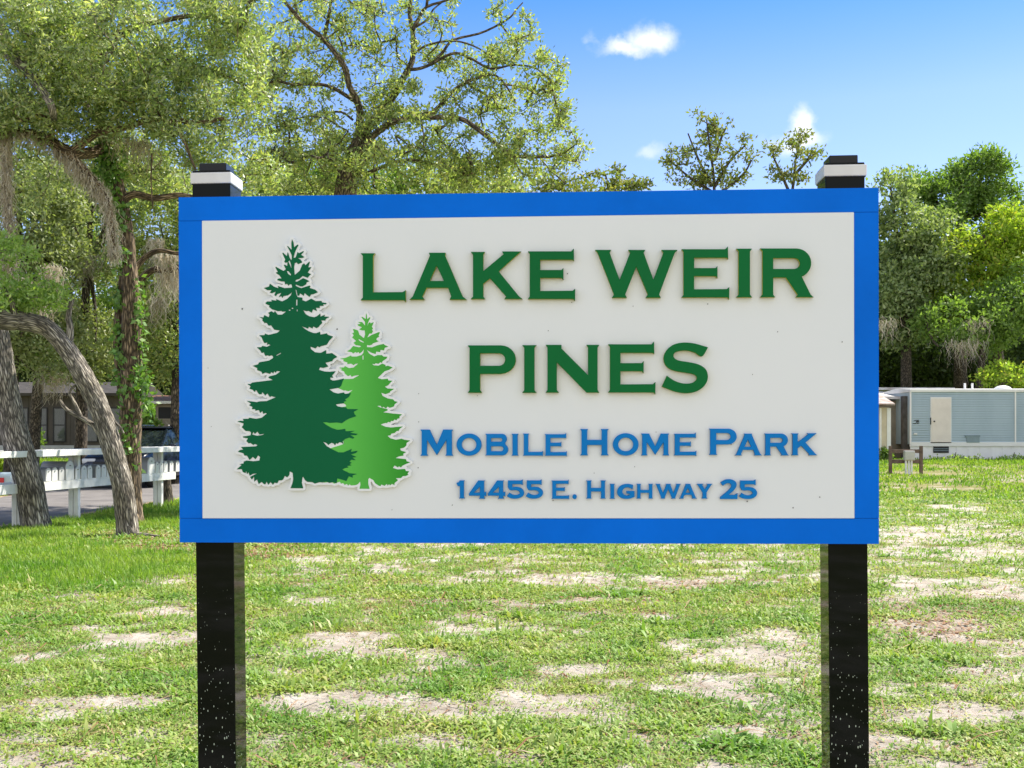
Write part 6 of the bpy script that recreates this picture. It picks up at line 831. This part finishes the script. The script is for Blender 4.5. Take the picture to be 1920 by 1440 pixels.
shrub(1900, 862, 51.2, 34, 6, 16, fresh_leaf, 'weeds along the trailer skirting at the right edge', 76, .14, 22)
# ================================================================ BUILDINGS AND SMALLER THINGS
def X_(x, Y): return (x-CX)/F*Y
def Z_(y, Y): return EYE-(y-HY)/F*Y
# ---- blue-grey trailer, front face at depth YT
YT = 52.0; zg = .34
siding_m = paint('blue_grey_siding', (.40, .50, .555), .45, .09, .8, 0, c2=(.33, .425, .48), stretch=(1, 1, .35))
wtrim = paint('white_trim', (.78, .78, .77), .5, .03, 2); skirt_m = paint('white_skirting', (.84, .84, .85), .5, .05, 1.5, c2=(.74, .74, .76), stretch=(1, 1, .3))
darkm = paint('dark_opening', (.012, .012, .014), .6); beige = paint('beige_door', (.74, .68, .62), .5, .05, 2, c2=(.66, .60, .55))
greym = paint('grey_vent', (.22, .30, .34), .5); brownm = paint('weathered_wood', (.17, .12, .09), .85, .1, 6, .4, 60, (.09, .06, .045))
x0, x1 = X_(1707, YT), X_(2150, YT); zt, zb_, zs = Z_(735, YT), Z_(829, YT), Z_(868, YT)
tr = empty('mobile_home', (x0, YT, zg), 'long pale blue-grey mobile home with horizontal siding, beige door and white skirting', 'mobile home')
def rel(m, name, mat, root, smooth=False):
    o = m.build(name, mat, root, smooth); me = o.data; me.transform(Matrix.Translation(-root.location)); return o
m = MB(); m.box(x0+.01, x1, YT+.03, YT+3.6, zb_-.1, zt); rel(m, 'body_shell', siding_m, tr)
m = MB(); nl = 21; h = (zt-zb_)/nl
for i in range(nl):
    z = zb_+h*i; m.prism([(YT+.028, z), (YT-.024, z), (YT+.014, z+h*.8), (YT+.020, z+h-.001), (YT+.028, z+h-.001)], x0, x1, 'x')
rel(m, 'siding', siding_m, tr)
m = MB(); m.box(x0-.03, x1+.05, YT-.06, YT+3.65, zt, zt+.13, bev=.01); rel(m, 'roof_trim', wtrim, tr)
m = MB(); m.prism([(YT-.02, zt+.13), (YT+1.8, zt+.22), (YT+3.6, zt+.13)], x0, x1, 'x'); rel(m, 'roof', wtrim, tr)
m = MB(); m.box(x0-.02, x1, YT-.03, YT+.02, zb_-.19, zb_, bev=.004); rel(m, 'bottom_trim', wtrim, tr)
m = MB(); k = 0; x = x0
while x < x1:
    m.prism([(x, YT+.03), (x+.09, YT+.03), (x+.12, YT+.05), (x+.25, YT+.05), (x+.27, YT+.03)], zs-.15, zb_-.1705, 'z') if False else m.box(x, x+.26, YT+.02+.012*(k % 2), YT+.06, zs-.2, zb_-.192+.001); x += .262; k += 1
rel(m, 'skirting', skirt_m, tr)
d0, d1 = X_(1746, YT), X_(1782, YT)
m = MB(); m.box(d0-.04, d1+.04, YT-.03, YT+.02, Z_(831, YT), Z_(744.5, YT), bev=.004); fr = rel(m, 'door_frame', wtrim, tr)
m = MB(); m.box(d0, d1, YT-.045, YT-.028, Z_(830, YT)+.02, Z_(747, YT), bev=.004); dr_ = rel(m, 'door', beige, tr)
m = MB(); m.cyl((X_(1751, YT), YT-.045, Z_(790, YT)), (X_(1751, YT), YT-.10, Z_(790, YT)), .035, .03, 12); o = m.build('door_knob', darkm, dr_); o.data.transform(Matrix.Translation(-tr.location))
m = MB(); m.box(X_(1744, YT), X_(1745.5, YT), YT-.035, YT-.01, Z_(796, YT), Z_(783, YT)); rel(m, 'latch_plate', darkm, tr)
m = MB(); m.box(X_(1750, YT), X_(1779, YT), YT-.012, YT+.015, Z_(849, YT), Z_(837, YT)); lv = rel(m, 'skirting_opening', darkm, tr)
for zz in (841.5, 845): m = MB(); m.box(X_(1750.5, YT), X_(1778.5, YT), YT-.02, YT-.013, Z_(zz+.5, YT), Z_(zz-.5, YT)); o = m.build('slat', greym, lv); o.data.transform(Matrix.Translation(-tr.location))
m = MB(); m.box(X_(1812, YT), X_(1836, YT), YT-.045, YT-.01, Z_(830, YT), Z_(817, YT), bev=.006); m.box(X_(1809, YT), X_(1837, YT), YT-.065, YT-.01, Z_(819, YT), Z_(816, YT)); rel(m, 'wall_vent', greym, tr)
for xx in (1902, 2040): m = MB(); m.box(X_(xx, YT), X_(xx+3, YT), YT-.03, YT-.011, zb_, zt, bev=.002); rel(m, 'joint_trim', wtrim, tr)
m = MB(); m.box(x0-.03, x0+.04, YT-.03, YT+.03, zb_-.2, zt, bev=.004); rel(m, 'corner_trim', wtrim, tr)
for xx in (1809, 1823): m = MB(); m.cyl((X_(xx, YT+1), YT+1, zt+.1), (X_(xx, YT+1), YT+1, Z_(718.5, YT+1)), .05, n=10); rel(m, 'roof_pipe', wtrim, tr)
m = MB(); bmesh.ops.create_uvsphere(m.b, u_segments=20, v_segments=10, radius=1, matrix=Matrix.Translation((X_(1880, YT+1), YT+1, zt+.1)) @ Matrix.Diagonal((.42, .42, .24, 1))); rel(m, 'roof_dome', wtrim, tr, True)
m = MB()
for seg in [(712, 794, 717, 794), (717, 794, 719, 788), (713, 789, 718, 787.5), (720, 787.5, 719.5, 794), (719.5, 794, 722.5, 793.5), (722.5, 793.5, 722.5, 788), (720, 787.5, 722.5, 788), (720, 790.6, 722.5, 790.6)]:
    a = (X_(1000+seg[0], YT), YT-.02, Z_(seg[1]+.0, YT)); b = (X_(1000+seg[2], YT), YT-.02, Z_(seg[3], YT)); m.cyl(a, b, .013, n=6)
rel(m, 'house_number', darkm, tr)
m = MB(); m.box(X_(1713, YT), X_(1719, YT), YT-.07, YT-.01, Z_(815, YT), Z_(812, YT), bev=.01); rel(m, 'porch_light', wtrim, tr)
m = MB(); m.box(x0+1.2, x0+1.6, YT+.05, YT+.2, zs-.1, zs); rel(m, 'skirting_foot', skirt_m, tr)
# ---- cream shed left of it, with rusty roof, partly behind the sign
YS = 50.0; c0, c1 = X_(1560, YS), X_(1668, YS)
cream = paint('cream_wall', (.60, .52, .38), .7, .08, 1.5, c2=(.46, .39, .28)); tan = paint('tan_wall', (.33, .29, .22), .7, .08, 1.5)
rustm = paint('rusty_roof', (.42, .38, .35), .7, .1, 3, c2=(.22, .10, .06)); metw = paint('white_metal_roof', (.72, .72, .72), .45, .1, 2, c2=(.45, .40, .37))
sh = empty('shed', (c0, YS, zg), 'cream-walled shed with rust-stained roof between the sign and the trailer', 'shed')
m = MB(); m.box(c0, c1, YS, YS+3, zg-.2, Z_(764, YS)); rel(m, 'wall', cream, sh)
m = MB(); m.box(c1-.12, c1+.05, YS-.03, YS, zg-.1, Z_(765, YS), bev=.004); m.box(c1-.44, c1-.36, YS-.02, YS, zg-.1, Z_(765, YS)); rel(m, 'wall_batten', wtrim, sh)
m = MB(); m.prism([(YS-.35, Z_(760, YS)), (YS-.35, Z_(757, YS)), (YS+1.5, Z_(738, YS)), (YS+3.3, Z_(757, YS)), (YS+3.3, Z_(760, YS))], c0-.3, X_(1673, YS), 'x'); rel(m, 'roof', rustm, sh)
YS2 = 54.0
s2 = empty('storage_building', (X_(1600, YS2), YS2, zg), 'tan wall under a white metal roof just behind the left end of the trailer', 'outbuilding')
m = MB(); m.box(X_(1600, YS2), X_(1690, YS2), YS2, YS2+3, zg-.2, Z_(752, YS2)); rel(m, 'wall', tan, s2)
m = MB(); m.prism([(YS2-.6, Z_(749, YS2)), (YS2-.6, Z_(744, YS2)), (YS2+3.4, Z_(729, YS2)), (YS2+3.4, Z_(733, YS2))], X_(1580, YS2), X_(1697, YS2), 'x'); rel(m, 'roof', metw, s2)
m = MB(); m.box(X_(1560, YS2+3.6), X_(1792, YS2+3.6), YS2+3.7, YS2+7, Z_(731, YS2+3.6), Z_(727, YS2+3.6)+.02); rel(m, 'back_roof', metw, s2)
m = MB()
for xx in (1600, 1700, 1785): m.box(X_(xx, YS2+6), X_(xx, YS2+6)+.1, YS2+6, YS2+6.1, zg-.1, Z_(731, YS2+3.6))
rel(m, 'roof_support', metw, s2)
m = MB(); m.box(X_(1693, YT+.4), X_(1706, YT+.4), YT+.4, YT+.7, zg-.1, Z_(742, YT), bev=.01); gap_panel = rel(m, 'gap_shade_panel', paint('gap_shade_dark', (.10, .09, .085), .8, .2, 3, c2=(.04, .035, .03)), s2)  # dark panel filling in for the shade of the open gap beside the trailer
# ---- H frame of old timber with a utility box
gF = gp(1698, 889); YF = gF.y
fp = empty('timber_frame', gF, 'short weathered timber H-frame with two posts and two rails in the grass', 'frame')
for xx, tone in ((1669.5, 0), (1727, 1)):
    m = MB(); m.box(X_(xx-2.8, YF), X_(xx+2.8, YF), YF-.05, YF+.05, gF.z-.1, Z_(836, YF), bev=.008); rel(m, 'post', brownm, fp)
for ya, yb in ((842.5, 849.5), (861.5, 869)):
    m = MB(); m.box(X_(1672.4, YF), X_(1724.1, YF), YF-.03, YF+.03, Z_(yb, YF), Z_(ya, YF), bev=.006); rel(m, 'rail', brownm, fp)
ub = empty('utility_box', gF-Vector((0, .16, 0))+Vector((X_(1701.5, YF)-gF.x, 0, 0)), 'pale grey utility box on white conduit pipes in front of the timber frame', 'utility box')
gm2 = paint('pale_grey_metal', (.50, .50, .46), .5, .05, 5)
m = MB(); m.box(X_(1692, YF), X_(1711, YF), YF-.26, YF-.06, Z_(863, YF), Z_(845, YF), bev=.02); rel(m, 'cabinet', gm2, ub)
m = MB(); m.box(X_(1693.5, YF), X_(1709.5, YF), YF-.272, YF-.258, Z_(861.5, YF), Z_(847, YF), bev=.006); rel(m, 'cover', gm2, ub)
for xx in (1695.5, 1701, 1706): m = MB(); m.cyl((X_(xx, YF), YF-.16, gF.z-.1), (X_(xx, YF), YF-.16, Z_(863, YF)), .035, n=10); rel(m, 'conduit', wtrim, ub)
# ---- dark grey house, left
YH = 56.0; hz = .34
house_m = paint('grey_brown_siding', (.085, .072, .062), .75, .08, 1.5, c2=(.06, .05, .045)); roof_m = paint('shingle_roof', (.055, .047, .04), .9, .15, 3, .4, 30, (.03, .026, .022))
blackf = paint('black_window_frame', (.008, .008, .009), .5)
glass, t, o = newmat('window_glass'); p = N(t, 'ShaderNodeBsdfPrincipled'); p.inputs['Base Color'].default_value = (.02, .024, .024, 1); p.inputs['Roughness'].default_value = .05
tcn = N(t, 'ShaderNodeTexCoord'); wv_ = N(t, 'ShaderNodeTexWave'); wv_.inputs['Scale'].default_value = 6; wv_.inputs['Distortion'].default_value = 2; t.links.new(tcn.outputs['Object'], wv_.inputs[0])
rr_ = ramp(t, wv_.outputs[0], [(.3, (.035, .04, .04)), (.9, (.16, .17, .165))]); t.links.new(rr_.outputs[0], p.inputs['Base Color']); t.links.new(p.outputs[0], o.inputs[0])
a0, a1 = X_(-160, YH), X_(246, YH); wt, wb = Z_(742, YH), Z_(835, YH)
ho = empty('house', (a0, YH, hz), 'long low dark grey house with narrow black-framed windows behind the mailbox rack', 'house')
m = MB(); m.box(a0, a1, YH, YH+4, wb, wt); rel(m, 'wall', house_m, ho)
m = MB(); x = a0+.2
while x < a1: m.box(x, x+.035, YH-.02, YH, wb, wt); x += .41
rel(m, 'wall_battens', house_m, ho)
m = MB(); m.prism([(YH-.5, wt-.02), (YH-.5, wt+.12), (YH+2, wt+.75), (YH+4.5, wt+.12), (YH+4.5, wt-.02)], a0-.3, a1+.3, 'x'); rel(m, 'roof', roof_m, ho)
m = MB(); m.box(a0, a1, YH-.03, YH, hz-.2, wb-.002, bev=.004); rel(m, 'skirting', paint('pale_skirting', (.50, .50, .50), .6, .1, 2), ho)
for (xa, xb) in [(36, 54), (66, 89.5), (100, 124), (160, 184), (-40, -16), (205, 228)]:
    f_ = MB(); ya, yb = 764, 829; e = 2
    for bx in ((xa, xb, ya, ya+e), (xa, xb, yb-e, yb), (xa, xa+e, ya+e, yb-e), (xb-e, xb, ya+e, yb-e), (xa+e, xb-e, 796, 798)):
        f_.box(X_(bx[0], YH), X_(bx[1], YH), YH-.05, YH-.005, Z_(bx[3], YH), Z_(bx[2], YH))
    wf = rel(f_, 'window', blackf, ho); m = MB(); m.box(X_(xa+1, YH), X_(xb-1, YH), YH-.028, YH-.012, Z_(yb-1, YH), Z_(ya+1, YH)); o = m.build('pane', glass, wf); o.data.transform(Matrix.Translation(-ho.location))
# ---- second building with rusty brown roof
YK = 46.0; kz = float(sm(YK, 24, 52))*.34; tanw = paint('taupe_wall', (.36, .31, .25), .7, .08, 2)
kb = empty('outbuilding', (X_(262, YK), YK, kz), 'taupe outbuilding with an orange-brown roof and one dark window next to the sign edge', 'outbuilding')
m = MB(); m.box(X_(262, YK), X_(430, YK), YK, YK+3.5, kz-.2, Z_(757, YK)); rel(m, 'wall', tanw, kb)
m = MB(); m.prism([(YK-.5, Z_(756, YK)), (YK-.5, Z_(752.5, YK)), (YK+3, Z_(737, YK)), (YK+3, Z_(741, YK))], X_(262, YK)-.3, X_(440, YK), 'x'); rel(m, 'roof', paint('leafy_brown_roof', (.38, .17, .07), .85, .2, 4, .4, 40, (.20, .10, .06)), kb)
m = MB(); m.box(X_(262, YK)-.3, X_(440, YK), YK-.53, YK-.5, Z_(757.5, YK), Z_(752.5, YK)); rel(m, 'fascia', wtrim, kb)
f_ = MB()
for bx in ((294, 330, 760, 763.5), (294, 330, 785, 788), (294, 297.5, 763.5, 785), (326.5, 330, 763.5, 785)): f_.box(X_(bx[0], YK), X_(bx[1], YK), YK-.05, YK-.004, Z_(bx[3], YK), Z_(bx[2], YK))
wf = rel(f_, 'window', tanw, kb); m = MB(); m.box(X_(296, YK), X_(328, YK), YK-.03, YK-.012, Z_(787, YK), Z_(762, YK)); o = m.build('pane', darkm, wf); o.data.transform(Matrix.Translation(-kb.location))
m = MB()
for i in range(9):
    xa = 292+i*9; m.prism([(X_(xa, YK), Z_(790, YK)), (X_(xa+1.6, YK), Z_(790, YK)), (X_(xa+34, YK), Z_(838, YK)), (X_(xa+32.4, YK), Z_(838, YK))], YK-.05, YK-.02)
rel(m, 'lattice', paint('pale_lattice', (.45, .41, .34), .8), kb)
m = MB(); m.box(X_(292, YK), X_(400, YK), YK-.03, YK-.022+.02, Z_(845, YK), Z_(789, YK)) if False else m.box(X_(270, YK), X_(276, YK), YK-.03, YK-.003, kz, Z_(757, YK)); rel(m, 'door_trim', wtrim, kb)
# ---- mailbox rack: roofed white timber rack running away along the lane
def rackY(x): return 2150*(-10.986)/(x-1265.3)
def rackX(Y): return -8.26+.142*(Y-19.2)
rdir = Vector((.142, 1, 0)).normalized(); rot = math.atan2(-rdir.x, rdir.y)
org = Vector((rackX(19.2), 19.2, 0))
rk = empty('mailbox_rack', org, 'long white timber mailbox rack with a roof board and a shelf along the lane', 'rack', rz=rot)
old_white = paint('weathered_white_paint', (.82, .82, .79), .6, .08, 5, .15, 50, (.66, .66, .61)); roofgrey = paint('weathered_grey_board', (.55, .55, .53), .7, .12, 4, .3, 40, (.30, .29, .27))
def s_of(x): return (rackY(x)-19.2)/rdir.y     # distance along the rack for the thing seen at photo column x
Ltot = s_of(345)
# local frame: x across (towards +X is the front), y along
for xx in (35, 140, 297):
    s_ = s_of(xx); m = MB(); m.box(.0, .09, s_-.045, s_+.045, float(gz(rackX(rackY(xx)), rackY(xx)))-.1, 1.255, bev=.006); pst = m.build('post', old_white, rk)
    m = MB(); m.box(-.10, -.012, s_-.045, s_+.045, float(gz(rackX(rackY(xx)), rackY(xx)))-.1, 1.255, bev=.006); m.build('post', old_white, rk)
m = MB(); m.box(-.30, .24, -3.2, Ltot, 1.262, 1.30, bev=.008); m.build('roof_board', roofgrey, rk)
m = MB(); m.box(.242, .275, -3.2, Ltot, 1.20, 1.305, bev=.005); m.build('roof_fascia', old_white, rk)
m = MB(); m.box(-.33, -.302, -3.2, Ltot, 1.20, 1.305, bev=.005); m.build('roof_fascia', old_white, rk)
m = MB(); m.box(.095, .13, -3.2, s_of(319), .60, .735, bev=.005); m.build('shelf_rail', old_white, rk)
m = MB(); m.box(-.40, .128, -3.2, s_of(319), .7355, .760, bev=.004); m.build('shelf', old_white, rk)
# mailboxes: one of each kind with parts, then copies
mb_white = paint('white_mailbox_paint', (.72, .72, .71), .4, .04, 6); mb_grey = paint('grey_mailbox_side', (.30, .31, .32), .4, .06, 5); mb_pale = paint('pale_grey_mailbox', (.55, .55, .54), .45, .05, 6)
def archpts(w, h, n=10):
    r = w/2; return [(-r, 0), (r, 0)]+[(r*math.cos(a), h-r+r*math.sin(a)) for a in np.linspace(0, math.pi, n)]
def make_mailbox(w, h, d, doorm, label):
    e_ = empty('mailbox', (0, 0, 0), label, 'mailbox')
    m = MB(); m.prism([(p[0], p[1]) for p in archpts(w, h)], -d, 0, 'x'); m.build('body', mb_grey, e_)
    m = MB(); m.prism([(p[0]*1.05, p[1]*1.02) for p in archpts(w, h)], .001, .018, 'x'); dm = m.build('door', doorm, e_)
    m = MB(); m.box(.0185, .034, -.018, .018, h*.74, h*.80, bev=.002); m.build('door_latch', mb_grey, dm)
    return e_
def copytree(o):
    c = o.copy(); COL.objects.link(c)
    for ch in o.children:
        d = ch.copy(); COL.objects.link(d); d.parent = c
        for g_ in ch.children:
            e2 = g_.copy(); COL.objects.link(e2); e2.parent = d
    return c
protos = {}
boxes = [(77, 's', 'w'), (89, 's', 'w'), (102, 's', 'p'), (117.5, 'b', 'w'), (132.5, 's', 'w'), (144.5, 's', 'w'), (155.5, 's', 'w'), (171.5, 's', 'w'), (182, 's', 'w'), (192, 's', 'w'), (201.5, 's', 'w'), (211, 's', 'w'), (220, 's', 'w'), (229, 's', 'w'), (238, 's', 'w'), (247, 's', 'w'), (256, 's', 'w'),
         (272, 'b', 'w'), (283, 's', 'w'), (291, 's', 'w'), (299.5, 's', 'w'), (310.5, 's', 'w'), (322, 's', 'w'), (329, 's', 'w'), (60, 's', 'w'), (47, 's', 'w'), (33, 's', 'p')]
place = {77: 'small white mailbox on the rack, first one right of the leaning grey trunk', 89: 'small white mailbox, second right of the leaning grey trunk', 102: 'duller grey-faced small mailbox touching the first oversized one', 117.5: 'oversized white mailbox with rounded top, the nearer of the two big ones',
         132.5: 'small white mailbox just right of the nearer oversized one', 144.5: 'small white mailbox directly behind the middle rack post', 155.5: 'small white mailbox just right of the middle rack post', 171.5: 'small white mailbox after the gap right of the middle rack post',
         182: 'small white mailbox second after the gap right of the middle post', 192: 'small white mailbox next to the edge of the arching trunk', 272: 'oversized white mailbox right of the vine-wound trunk, the farther of the two big ones', 283: 'small white mailbox just right of the farther oversized one',
         291: 'small white mailbox just left of the last rack post', 299.5: 'small white mailbox directly behind the last rack post', 310.5: 'small white mailbox just right of the last rack post', 322: 'second to last small white mailbox before the sign edge', 329: 'last small white mailbox, nearest the sign edge'}
boxes = [b for b in boxes if b[0] in place or b[0] == 201.5]
place[201.5] = 'small white mailbox half hidden behind the arching trunk'
for xx, sz, tone in boxes:
    key = (sz, tone)
    if key not in protos:
        w_, h_ = (.165, .235) if sz == 's' else (.27, .335); b_ = protos[key] = make_mailbox(w_, h_, .47, mb_white if tone == 'w' else mb_pale, place[xx])
    else: b_ = copytree(protos[key])
    Yb = rackY(xx); b_.location = (rackX(Yb)+.115, Yb, .7605); b_.rotation_euler.z = rot+rg.normal(0, .03); b_['label'] = place[xx]; b_['group'] = 'mailboxes on the white rack'
# pale blue mailbox with a red flag on its own posts
bb = Vector((X_(4, 29.0), 29.0, float(gz(X_(4, 29.0), 29.0))))
bm_ = empty('mailbox', bb, 'pale blue mailbox with a red flag on brown wooden legs, at the left edge', 'mailbox', 'mailboxes across the lane')
pb = paint('pale_blue_paint', (.42, .52, .56), .4, .05, 4)
m = MB(); m.prism(archpts(.26, .32), -.45, .27, 'x'); o = m.build('body', pb, bm_); o.location = (0, 0, Z_(909, 29)-bb.z)
m = MB(); m.box(-.30, -.02, -.155, -.14, .15, .185); m.box(-.06, .06, -.158, -.14, .06, .185); o2 = m.build('flag', paint('red_flag', (.55, .02, .03), .4), bm_); o2.location = (0.05, 0, Z_(909, 29)-bb.z)
for xx in (-.32, -.05, .2): m = MB(); m.box(xx, xx+.08, -.05, .03, -.1, Z_(909, 29)-bb.z); m.build('leg', brownm, bm_)
# dead stump behind the last rack post
gs = gp(314, 946); st = Tree('tree_stump', gs, 'short dead brown tree stump behind the last mailbox rack post', cat='stump', bark=dim_bark, seed=31)
st.limb([gs-Vector((0, 0, .1)), Vector(W_(313, 925, gs.y)), Vector(W_(312, 902, gs.y)), Vector(W_(311, 893, gs.y))], px(10, gs.y), px(6.5, gs.y), 20, .012, 'stem', 24, 3, 9, flare=.4)
for o in list(st.root.children): pass
st.finish()
# ---- dark SUV facing us on the far side of the lane
gcar = gp(262, 920); car = empty('parked_car', (gcar.x-.35, gcar.y+1.9, gcar.z+.05), 'dark navy SUV parked nose towards us behind the mailbox rack', 'car', rz=R(-9))
navy = paint('navy_car_paint', (.012, .018, .035), .18, .05, 3); chrome = paint('chrome', (.75, .76, .78), .12, .02, 3, metal=1); rubber = paint('tyre_rubber', (.015, .015, .015), .8); rimm = paint('alloy_rim', (.55, .56, .58), .3, .02, 3, metal=.8)
cg, t, o = newmat('car_glass'); p = N(t, 'ShaderNodeBsdfPrincipled'); p.inputs['Base Color'].default_value = (.02, .03, .035, 1); p.inputs['Roughness'].default_value = .03; t.links.new(p.outputs[0], o.inputs[0])
# body from side profile sections: local y back (+) / nose (-), width varies with height
prof = [(-2.25, .42, .62, .70), (-2.18, .30, .86, .84), (-1.7, .24, 1.00, .91), (-1.0, .24, 1.08, .93), (-.75, .24, 1.10, .93), (2.0, .24, 1.12, .93), (2.3, .3, 1.0, .86), (2.38, .42, .85, .78)]
bmx = bmesh.new(); rings = []
for (y, zl, zh, hw) in prof:
    sec = [(-hw*.86, zl), (hw*.86, zl), (hw, zl+.12), (hw*1.0, (zl+zh)/2), (hw*.97, zh-.10), (hw*.88, zh), (-hw*.88, zh), (-hw*.97, zh-.10), (-hw*1.0, (zl+zh)/2), (-hw, zl+.12)]
    rings.append([bmx.verts.new((a, y, b)) for a, b in sec])
for a, b in zip(rings[:-1], rings[1:]):
    for i in range(10): bmx.faces.new((a[i], a[(i+1) % 10], b[(i+1) % 10], b[i]))
bmx.faces.new(rings[0]); bmx.faces.new(rings[-1][::-1]); mm_ = MB(); mm_.b.free(); mm_.b = bmx; bmesh.ops.bevel(bmx, geom=[e for e in bmx.edges], offset=.02, segments=2, affect='EDGES'); mm_.build('body', navy, car, True)
bmx = bmesh.new(); rings = []
for (y, zl, zh, hw, hw2) in [(-1.02, 1.06, 1.09, .84, .84), (-.25, 1.06, 1.56, .86, .66), (.3, 1.08, 1.66, .87, .66), (1.5, 1.08, 1.64, .87, .64), (2.15, 1.08, 1.12, .82, .80)]:
    rings.append([bmx.verts.new(c_) for c_ in ((-hw, y, zl), (hw, y, zl), (hw2, y, zh), (-hw2, y, zh))])
for a, b in zip(rings[:-1], rings[1:]):
    for i in range(4): bmx.faces.new((a[i], a[(i+1) % 4], b[(i+1) % 4], b[i]))
bmx.faces.new(rings[0]); bmx.faces.new(rings[-1][::-1]); mm_ = MB(); mm_.b.free(); mm_.b = bmx; mm_.build('greenhouse_glass', cg, car)
MB().box(-.64, .64, -.15, 1.6, 1.63, 1.685, bev=.02).build('roof', navy, car, True)
for s_ in (-1, 1):
    MB().cyl((s_*.84, -1.0, 1.07), (s_*.66, -.24, 1.6), .035, n=8).build('pillar', navy, car)
    m = MB(); m.box(s_*.60-.02, s_*.60+.02, 0, 1.5, 1.70, 1.74, bev=.01); m.build('roof_rail', chrome, car)
    m = MB(); m.box(s_*1.02-.10, s_*1.02+.10, -.72, -.62, 1.05, 1.20, bev=.03); m.build('mirror', navy, car, True)
    m = MB(); m.box(s_*.62-.20, s_*.62+.20, -2.215, -2.12, .68, .82, bev=.03); m.build('headlight', paint('headlight_glass', (.6, .62, .65), .1), car, True)
    for y in (-1.45, 1.45):
        m = MB(); m.cyl((s_*.74, y, .35), (s_*.945, y, .35), .35, n=32); bmesh.ops.bevel(m.b, geom=[e for e in m.b.edges], offset=.03, segments=2, affect='EDGES'); wh = m.build('wheel', rubber, car, True)
        m = MB(); m.cyl((s_*.93, y, .35), (s_*.957, y, .35), .25, .23, n=28)
        for k in range(5):
            a = k*2*math.pi/5; m.cyl((s_*.962, y, .35), (s_*.962, y+.21*math.cos(a), .35+.21*math.sin(a)), .028, .022, n=6)
        m.build('rim', rimm, wh)
MB().box(-.46, .46, -2.285, -2.20, .52, .74, bev=.02).build('grille', darkm, car)
MB().box(-.80, .80, -2.30, -2.20, .455, .485, bev=.01).build('chrome_strip', chrome, car)
MB().box(-.84, .84, -2.29, -2.15, .26, .45, bev=.04).build('bumper', navy, car, True)
